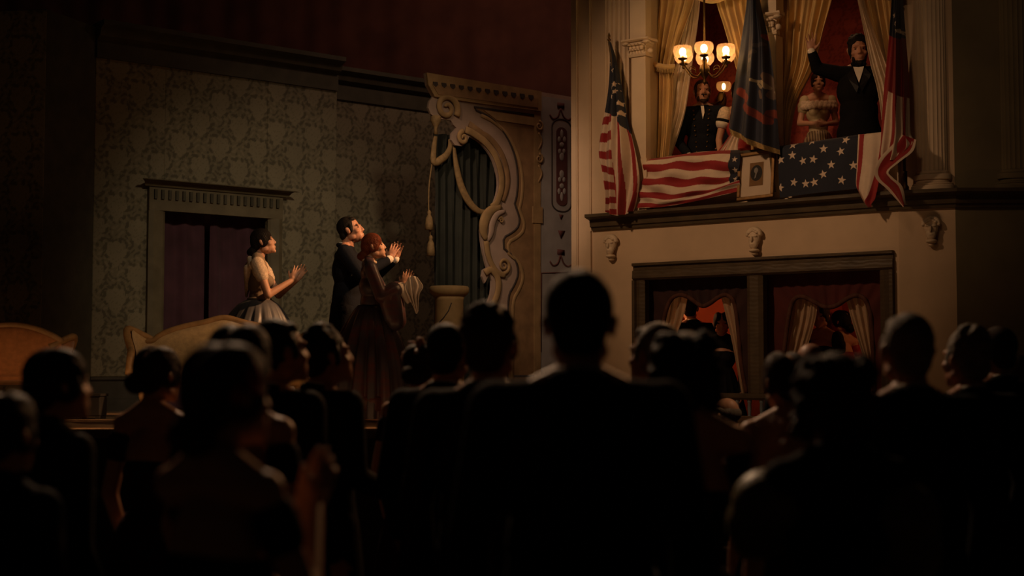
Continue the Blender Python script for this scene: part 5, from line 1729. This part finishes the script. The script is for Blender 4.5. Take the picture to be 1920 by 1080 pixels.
Lk.new(mxx.outputs[0], ra.inputs[0]); Lk.new(ra.outputs[0], pb_.inputs['Base Color'])

c = at(694, 690, 12.2)
W2 = Person('red-haired woman on stage in a dark plaid dress with white undersleeves, applauding', (c.x + 0.0, 12.2, STAGE_Z), FACE_R + 2, 1.60, 'f', (0, 12, 0),
            dict(eR=(0.20, 0.10, 1.15), eL=(-0.19, 0.14, 1.17), wR=(0.09, 0.30, 1.26), wL=(-0.07, 0.33, 1.28)),
            dict(R=dict(d=(-0.2, 0.3, 0.9), n=(-1, 0.2, 0), side=(0, -0.8, 0.5), curl=10), L=dict(d=(0.1, 0.3, 0.9), n=(1, 0.2, 0), side=(0, -0.8, 0.5), curl=10)), skin_fair, 0.006)
W2.hair('low_bun', hair_red, volume=1.04)
W2.bodice(plaid, 1.36, 'pagoda', high=True)
W2.skirt(plaid, 0.43, 17, 0.075, 1.08, flare=0.8, sway=0.03, hem=0.03)
k = W2.k
m = MB()
prof = [(0.405, 0.10), (0.418, 0.12), (0.412, 0.16), (0.42, 0.20), (0.405, 0.23)]
m.lathe([(r * 1.03 * k, z * k) for r, z in prof], (0, -0.03 * k, 0), 96, closed=False, wob=lambda a, j: 1 + 0.05 * math.sin(13 * a) + 0.025 * math.sin(48 * a))
obj('hem_ruffle', m, cloth_mat('wine_ruffle', (0.065, 0.022, 0.02), rough=0.4), W2.t)
obj('lace_collar', MB().torus(W2.P(0, -0.016, 1.495), 0.062 * k, 0.014 * k, rotm(x=-10)), lace_white, W2.t)
for s, sg in (('R', 1), ('L', -1)):
    e, w = W2.J['e' + s], W2.J['w' + s]
    q = MB()
    q.cap(e + (w - e) * 0.6, w - (w - e) * 0.06, 0.058 * k, 0.042 * k)
    q.cap(e + (w - e) * 0.8 + Vector((0, 0.02, -0.01)), e + (w - e) * 0.9 + Vector((0, 0.06, -0.13)), 0.04 * k, 0.018 * k)
    if s == 'R':
        wv = w + Vector((0.03, 0, 0))
        hang(W2, 'lace_cuff', [[wv + Vector((0, 0.02, 0.02)), wv + Vector((0, 0.06, 0.08)), wv + Vector((0, 0.12, 0.075))], [wv + Vector((0, 0.01, -0.03)), wv + Vector((0, 0.08, 0.0)), wv + Vector((0, 0.17, -0.005))], [wv + Vector((0, 0.05, -0.10)), wv + Vector((0, 0.09, -0.09)), wv + Vector((0, 0.14, -0.08))], [wv + Vector((0, 0.11, -0.235)), wv + Vector((0, 0.12, -0.24)), wv + Vector((0, 0.13, -0.22))]], white_linen, fold=0.018)
    obj('undersleeve', fuse(q, 'undersleeve', 0.008, 3), white_linen, W2.t)

# ------------------------------------------------------------------ in the upper box
def in_box(px, Y):
    p = at(px, 690, Y)
    return (p.x, p.y, BOX_Z)
M2 = Person('tall bearded man in black frock coat and bow tie, waving from the right opening', in_box(1617, 13.15), 168, 1.90, 'm', (6, -6, 3),
            dict(sR=(0.175, 0.0, 1.44), eR=(0.345, 0.03, 1.485), wR=(0.390, 0.10, 1.615), wL=(-0.25, 0.12, 0.98), eL=(-0.26, -0.02, 1.15)),
            dict(R=dict(d=(0.06, 0.05, 1), n=(0.0, 1, 0.05), side=(-1, 0, 0), curl=6, spread=10, thumb=50), L=dict(d=(-0.1, 0.55, -0.8), n=(1, 0.2, 0), side=(0, 1, 0), curl=50)), skin_ruddy, 0.006)
M2.hair('tousled', hair_black, beard=True, volume=0.95)
M2.coat(black_wool, 0.50); M2.shirt(); M2.trousers(black_wool)
k = M2.k
def chest_panel(p, pts, name_, mt_, th=0.006):
    """cloth piece lying on the chest; pts of (x, z) at the reference height, y follows the coat"""
    q = MB()
    V = []
    for x, z in pts:
        y = 0.134 * math.sqrt(max(0.05, 1 - ((z - 1.28) / 0.185) ** 2) * max(0.05, 1 - (x / 0.19) ** 2)) + 0.006
        y = max(y, 0.082 if z > 1.40 else 0.11)
        V.append(Vector((x, y, z)) * p.k)
    q.poly(V, Vector((0, th, 0)))
    return flat(name_, q, mt_, p.t)
chest_panel(M2, [(-0.045, 1.475), (-0.03, 1.42), (0.0, 1.325), (0.03, 1.42), (0.045, 1.475), (0.0, 1.47)], 'shirt_front', white_linen, 0.012)
q = MB()
b0 = M2.P(0, 0.085, 1.495)
for sg in (-1, 1):
    q.cap(b0, b0 + Vector((sg * 0.05, 0.0, 0.004)), 0.008, 0.022)
q.ell(b0, (0.012, 0.014, 0.014))
obj('bow_tie', q, black_wool, M2.t)
lap = cloth_mat('black_satin', (0.010, 0.009, 0.009), rough=0.5, spec=0.15)
for sg in (-1, 1):
    chest_panel(M2, [(sg * 0.05, 1.465), (sg * 0.10, 1.40), (sg * 0.085, 1.36), (sg * 0.02, 1.24), (sg * 0.004, 1.29), (sg * 0.035, 1.41)], 'lapel', lap, 0.016)

gold_striped = bpy.data.materials.new('striped_gold_silk')
gold_striped.use_nodes = True
N, Lk = gold_striped.node_tree.nodes, gold_striped.node_tree.links
tc, wv, rp = N.new('ShaderNodeTexCoord'), N.new('ShaderNodeTexWave'), N.new('ShaderNodeValToRGB')
wv.inputs['Scale'].default_value = 12; wv.bands_direction = 'X'
rp.color_ramp.elements[0].color = (0.12, 0.075, 0.05, 1); rp.color_ramp.elements[1].color = (0.46, 0.36, 0.22, 1)
Lk.new(tc.outputs['Object'], wv.inputs['Vector']); Lk.new(wv.outputs['Fac'], rp.inputs[0])
Lk.new(rp.outputs[0], N['Principled BSDF'].inputs['Base Color']); N['Principled BSDF'].inputs['Roughness'].default_value = 0.4
silk = cloth_mat('cream_silk', (0.46, 0.37, 0.22), rough=0.5)
W3 = Person('woman in an off-shoulder cream gown with folded hands beside the waving man', tuple(Vector(in_box(1540, 15.0)) + Vector((0, 0, 0.42))), 176, 1.52, 'f', (-4, 4, 0),
            dict(eR=(0.225, 0.0, 1.14), eL=(-0.215, 0.0, 1.14), wR=(0.075, 0.20, 1.10), wL=(-0.06, 0.205, 1.09)),
            dict(R=dict(d=(-1, 0.25, -0.1), n=(0, -1, 0), side=(0, 0.1, 1), curl=25), L=dict(d=(1, 0.25, -0.05), n=(0, -1, 0.1), side=(0, 0.1, 1), curl=25)), skin_fair, 0.006)
W3.hair('bun', hair_brown)
W3.bodice(silk, 1.36, 'short', silk)
W3.skirt(gold_striped, 0.31, 14, 0.07, 1.03, flare=0.7)
q = MB()
k = W3.k
for i in range(22):                                   # gathered lace bertha round the shoulders
    a = 2 * PI * i / 22
    q.ell(W3.P(0.195 * math.cos(a), 0.115 * math.sin(a) + 0.005, 1.375 - 0.02 * abs(math.sin(a)) ), (0.036 * k, 0.03 * k, 0.045 * k), None, 10, 8)
    q.ell(W3.P(0.205 * math.cos(a + 0.14), 0.125 * math.sin(a + 0.14) + 0.005, 1.325), (0.036 * k, 0.03 * k, 0.04 * k), None, 10, 8)
obj('lace_bertha', fuse(q, 'lace_bertha', 0.007, 2), lace_white, W3.t)

M3 = Person('bearded officer in a dark uniform with a cigar, leaning on the rail below the chandelier', in_box(1321, 14.42), 168, 1.745, 'm', (14, 4, 0),
            dict(eR=(0.25, 0.02, 1.13), wR=(0.12, 0.24, 0.94), eL=(-0.25, 0.06, 1.14), wL=(-0.20, 0.24, 1.02)),
            dict(R=dict(d=(-0.2, 0.6, -0.75), n=(-0.5, 0.2, -0.8), side=(-1, 0.3, 0), curl=40), L=dict(d=(-0.2, 0.9, -0.3), n=(0.2, 0, -1), side=(1, 0.3, 0), curl=35)), skin_ruddy, 0.006)
M3.hair('short', hair_brown, beard='full')
M3.coat(navy_wool, 0.60); M3.shirt(); M3.trousers(navy_wool)
k = M3.k
chest_panel(M3, [(-0.02, 1.475), (-0.028, 1.40), (-0.012, 1.33), (0.0, 1.40), (0.012, 1.475)], 'shirt_front', white_linen, 0.012)
for sx, cnt in ((0.085, 9), (-0.075, 9)):
    for i in range(cnt):
        z = 1.43 - 0.048 * i - 0.022 * (i // 3)
        if z < 1.0:
            continue
        x = sx * (1.0 - 0.05 * i)
        y = max(0.134 * math.sqrt(max(0.05, 1 - ((z - 1.28) / 0.185) ** 2) * max(0.05, 1 - (x / 0.19) ** 2)), 0.112 if z < 1.38 else 0.075)
        obj('brass_button', MB().ell(Vector((x, y + 0.004, z)) * k, (0.011, 0.008, 0.011), None, 10, 8), brass, M3.t)
obj('cigar', MB().cap(M3.H_(0.004, 0.100, -0.066), M3.H_(0.02, 0.185, -0.078), 0.007 * k, 0.007 * k, 8), brown_wool, M3.t)

red_silk = cloth_mat('red_silk', (0.30, 0.03, 0.028), rough=0.5)
W4 = Person('woman half hidden behind the blue flag, one bare arm below a lace sleeve', in_box(1392, 13.9), 172, 1.62, 'f', (10, 0, 0),
            dict(eR=(0.225, -0.01, 1.14), wR=(0.21, 0.12, 0.93)), None, skin_fair, 0.007)
W4.hair('bun', hair_black)
W4.bodice(red_silk, 1.36, 'short', red_silk)
W4.skirt(red_silk, 0.30, 14, 0.06, 1.03)
sh, e = W4.J['sR'], W4.J['eR']
for a, b_, r, mt_, nm in ((-0.02, 0.20, 0.074, lace_white, 'lace_frill'), (0.24, 0.30, 0.077, black_wool, 'black_band'), (0.33, 0.35, 0.077, white_linen, 'white_band')):
    obj(nm, MB().cap(sh + (e - sh) * a, sh + (e - sh) * b_, r * 0.95 * W4.k, r * W4.k, 16), mt_, W4.t)

# ------------------------------------------------------------------ in the lower box
def low_box(px, Y):
    p = at(px, 690, Y)
    return (p.x, p.y, 0.42)
M4 = Person('dark-coated man standing in the left lower opening, ear and jaw lit', low_box(1296, 15.0), 20, 1.83, 'm', (-25, 4, 0), None, None, skin_ruddy, 0.010, build=1.12)
M4.hair('short', hair_black); M4.coat(black_wool, 0.5); M4.shirt(cuffs=False); M4.trousers(black_wool)
W5 = Person('woman in a black gown at the right of the left lower opening', low_box(1354, 14.56), 165, 1.64, 'f', (10, 0, 0), None, None, skin_ruddy, 0.010)
W5.hair('bun', hair_black); W5.bodice(black_wool, 1.36, 'long', high=True); W5.skirt(black_wool, 0.32, 14, 0.05, 1.15, flare=0.9)
W6 = Person('woman facing out from the shadow of the right lower opening', low_box(1541, 14.05), 150, 1.70, 'f', (0, 0, 0), None, None, skin_ruddy, 0.010)
W6.hair('bun', hair_brown); W6.bodice(brown_wool, 1.36, 'short', brown_wool); W6.skirt(brown_wool, 0.26, 14, 0.05, 1.04)
W7 = Person('bare-shouldered figure in the right lower opening seen from behind', low_box(1580, 14.55), 30, 1.66, 'f', (20, 0, 0), None, None, skin_fair, 0.010)
W7.hair('low_bun', hair_black); W7.bodice(red_silk, 1.34, 'none'); W7.skirt(brown_wool, 0.26, 14, 0.05, 1.04)

# ================================================================== THE AUDIENCE, SEEN FROM BEHIND
def man(label, px, top, D, rz=-15, head=(0, 8, 0), hair='short', hm=None, coat=None, build=1.0, skin=None, dx=0.0, floor=0.0, voxel=0.009, vol=1.0, collar=True, pose=None):
    p = at(px, top, D)
    Hh = p.z - floor - 0.005
    m_ = Person(label, (p.x + dx, D, floor), rz, Hh, 'm', head, pose, None, skin or skin_ruddy, voxel, 'person', None, build)
    m_.hair(hair, hm or hair_black, volume=vol)
    m_.coat(coat or black_wool, 0.6)
    if collar:
        m_.shirt(cuffs=False)
    m_.trousers(coat or black_wool)
    return m_

def lady(label, px, top, D, rz=-15, head=(0, 8, 0), hair='bun', hm=None, gown=None, sleeve='none', btop=1.33, high=False, skin=None, vol=1.0, pose=None, hands=None, voxel=0.009, r=0.26, sl_mt=None):
    p = at(px, top, D)
    w_ = Person(label, (p.x, D, 0), rz, p.z - 0.005, 'f', head, pose, hands, skin or skin_fair, voxel)
    w_.hair(hair, hm or hair_brown, volume=vol)
    w_.bodice(gown or black_wool, btop, sleeve, sl_mt, high=high)
    w_.skirt(gown or black_wool, r, 14, 0.05, 1.04)
    return w_

dark_gown = cloth_mat('dark_gown', (0.010, 0.008, 0.008), rough=0.8, spec=0.06)
wine_gown = cloth_mat('wine_gown', (0.03, 0.009, 0.011), rough=0.8, spec=0.06)
olive_silk = cloth_mat('olive_gold_silk', (0.13, 0.10, 0.042), rough=0.45)
petal_red = mat('red_petals', (0.35, 0.025, 0.025), 0.6, 0.3, 40)
petal_pink = mat('pink_petals', (0.50, 0.27, 0.20), 0.6, 0.3, 40)
pearl = mat('pearl', (0.55, 0.47, 0.40), 0.25, 0.1)

def flower(person, c, r, mt_, seed=1):
    rnd = random.Random(seed)
    q = MB()
    for i in range(11):
        a = 2 * PI * i / 6 + (0.4 if i > 5 else 0)
        d = r * (0.62 if i < 6 else 0.28)
        q.ell(person.H_(c[0] + d * math.cos(a) * 0.6, c[1] + (0.0 if i < 6 else -0.008), c[2] + d * math.sin(a)), (r * 0.45, r * 0.32, r * 0.45), rotm(rnd.uniform(-40, 40), rnd.uniform(-40, 40), 0), 10, 8)
    return obj('hair_flower', q, mt_, person.t)

A1 = man('tall man nearest the middle, back turned, short hair and broad shoulders', 1086, 509, 3.4, -5, (0, 6, 0), 'short', build=1.10, vol=1.02, voxel=0.007)
A2 = lady('bare-shouldered woman nearest on the left with a red flower in her dark hair, clapping', 414, 647, 2.95, -38, (-4, 8, 0), 'low_bun', hair_brown, dark_gown, 'none', 1.30, vol=1.10, voxel=0.006,
          pose=dict(eR=(0.21, 0.08, 1.17), eL=(-0.16, 0.19, 1.18), wR=(0.035, 0.27, 1.365), wL=(-0.045, 0.31, 1.36)),
          hands=dict(R=dict(d=(-0.05, 0.5, 0.8), n=(-1, 0, 0), side=(0, -0.8, 0.5), curl=8), L=dict(d=(0.0, 0.5, 0.8), n=(1, 0, 0), side=(0, -0.8, 0.5), curl=8)))
flower(A2, (0.085, 0.010, 0.045), 0.038, petal_red, 3)
flower(A2, (0.080, -0.035, 0.020), 0.026, petal_red, 4)
A3 = lady('woman on the left with a low bun, head turned in profile, dark high gown', 98, 655, 4.2, -40, (-10, 6, 0), 'low_bun', hair_black, dark_gown, 'long', 1.36, True, vol=1.05)
A4 = lady('dark head cut off by the left edge, in front of the orange armchair', 0, 738, 3.45, -20, (0, 6, 0), 'bun', hair_black, dark_gown, 'long', 1.36, True)
A5 = lady('bare-backed woman with a pearl comb in her hair, before the gold sofa', 291, 652, 5.6, -25, (-8, 4, 0), 'bun', hair_brown, wine_gown, 'none', 1.29)
for i in range(9):
    a = math.radians(200 - 17 * i)
    obj('comb_pearl', MB().ell(A5.H_(0.080 * math.cos(a), -0.02 - 0.02 * i / 9, 0.045 + 0.088 * math.sin(a) * 0.9 + 0.008), (0.009,) * 3, None, 8, 6), pearl, A5.t)
A8 = lady('bare-shouldered woman just beyond the nearest one on the left, top of her hair showing', 446, 610, 4.15, -22, (-4, 8, 0), 'bun', hair_black, dark_gown, 'none', 1.30, vol=1.06)
A6 = man('dark-haired man left of centre whose lit cheek faces the red-haired actress', 518, 598, 5.05, -40, (-14, 8, 0), 'short', hair_black)
A7 = man('young man with tousled hair and a lit profile, just left of the plaid dress', 606, 614, 5.75, -46, (-18, 10, 0), 'tousled', hair_black, pose=dict(eR=(0.25, -0.02, 1.14), wR=(0.21, 0.19, 1.055)))
A9 = lady('small woman with pale flowers in her hair below the plaid skirt', 788, 646, 6.6, -20, (0, 4, 0), 'bun', hair_brown, wine_gown, 'none', 1.31)
for i, cc in enumerate(((-0.05, -0.01, 0.115), (0.0, -0.02, 0.135), (0.045, -0.02, 0.115), (-0.08, -0.02, 0.065), (0.07, -0.03, 0.08))):
    flower(A9, cc, 0.032, petal_pink, 10 + i)
A10 = man('man with dark hair standing in front of the ochre pedestal', 838, 606, 5.5, -20, (-4, 8, 0), 'short', hair_black)
A11 = man('man with rounded dark hair in front of the scrolled stage wing', 918, 577, 4.45, -14, (-6, 6, 0), 'tousled', hair_brown, vol=0.98)
A12 = man('grey-templed man with lit cheek beside the left lower opening', 1231, 606, 5.2, 24, (20, 4, 0), 'short', hair_grey)
A13 = lady('woman with full dark hair in front of the left lower opening', 1284, 627, 4.05, 4, (4, 6, 0), 'curls', hair_black, dark_gown, 'none', 1.30, vol=0.99)
# seated musician's bald head at the foot of the stage
p = at(1366, 747, 9.7)
A14 = Person('bald white-haired man sitting low at the foot of the stage, head lit', (p.x, 9.7, p.z - 1.33), 30, 1.75, 'm', (10, -10, 0), None, None, skin_fair, 0.009, sit=True)
A14.hair('balding', hair_grey); A14.coat(black_wool); A14.trousers(black_wool)
t = thing('stool', 'round wooden stool under the white-haired man at the foot of the stage', 'stool', (p.x, 9.7, 0))
zs = p.z - 1.33 + 0.35
obj('seat', MB().lathe([(0.0, zs - 0.035), (0.17, zs - 0.035), (0.18, zs - 0.02), (0.17, zs), (0.0, zs)], n=24), frame_wood, t)
for i in range(4):
    a = PI / 4 + PI / 2 * i
    obj('leg', MB().sweep([(0.15 * math.cos(a), 0.15 * math.sin(a), 0.0), (0.11 * math.cos(a), 0.11 * math.sin(a), zs - 0.03)], 0.015, 8), frame_wood, t)
A15 = lady('woman with a pinned-up bun and bare shoulders in front of the right lower opening', 1473, 662, 5.4, 8, (10, 6, 0), 'bun', hair_brown, wine_gown, 'none', 1.30)
A16 = man('man with thinning grey hair catching the light below the right lower opening', 1520, 641, 7.0, 0, (0, 10, 0), 'balding', hair_grey)
A17 = lady('curly-haired woman nearest on the right in an olive gold gown with puffed sleeves', 1568, 672, 3.45, 10, (6, 6, 0), 'curls', hair_brown, dark_gown, 'puff', 1.36, True, vol=1.08, voxel=0.006, sl_mt=olive_silk,
           pose=dict(eL=(-0.21, 0.16, 1.22), wL=(-0.12, 0.30, 1.45)),
           hands=dict(L=dict(d=(0.25, 0.1, 1), n=(0.6, 0.8, 0), side=(0.6, -0.6, 0.2), curl=14)))
A18 = man('grey-haired man with prominent ears on the right, against the lit wall', 1703, 587, 4.4, 2, (2, 6, 0), 'short', hair_grey, vol=0.97)
A19 = man('man with wavy grey hair right of the one with prominent ears', 1815, 619, 5.6, 14, (12, 6, 0), 'tousled', hair_grey)
A20 = man('dark-haired man standing against the dark side wall at the far right', 1870, 613, 6.7, 16, (14, 6, 0), 'short', hair_brown)
A21 = lady('partly visible person at the right edge with fair hair', 1914, 664, 7.4, 16, (10, 6, 0), 'bun', hair_fair, dark_gown, 'long', 1.36, True)
# folded paper held in the young man's right hand
c7, s7 = math.cos(math.radians(-46)), math.sin(math.radians(-46))
w7 = A7.J['wR'] + Vector((0.0, 0.10, -0.02)) * A7.k
t = thing('programme', 'small folded white paper in the hand of the young man with the lit profile', 'paper', A7.t.location + Vector((w7.x * c7 - w7.y * s7, w7.x * s7 + w7.y * c7, w7.z)), math.radians(-20))
paper = mat('white_paper', (0.75, 0.68, 0.58), 0.7, 0.05, 10)
flat('leaf', MB().poly([(-0.045, -0.03, 0.0), (0.05, -0.03, 0.0), (0.05, 0.05, 0.035), (-0.045, 0.05, 0.035)], (0, 0.0006, -0.0014)), paper, t)
flat('leaf', MB().poly([(-0.045, -0.03, -0.002), (0.05, -0.03, -0.002), (0.05, 0.055, 0.012), (-0.045, 0.055, 0.012)], (0, 0.0004, -0.0014)), paper, t)
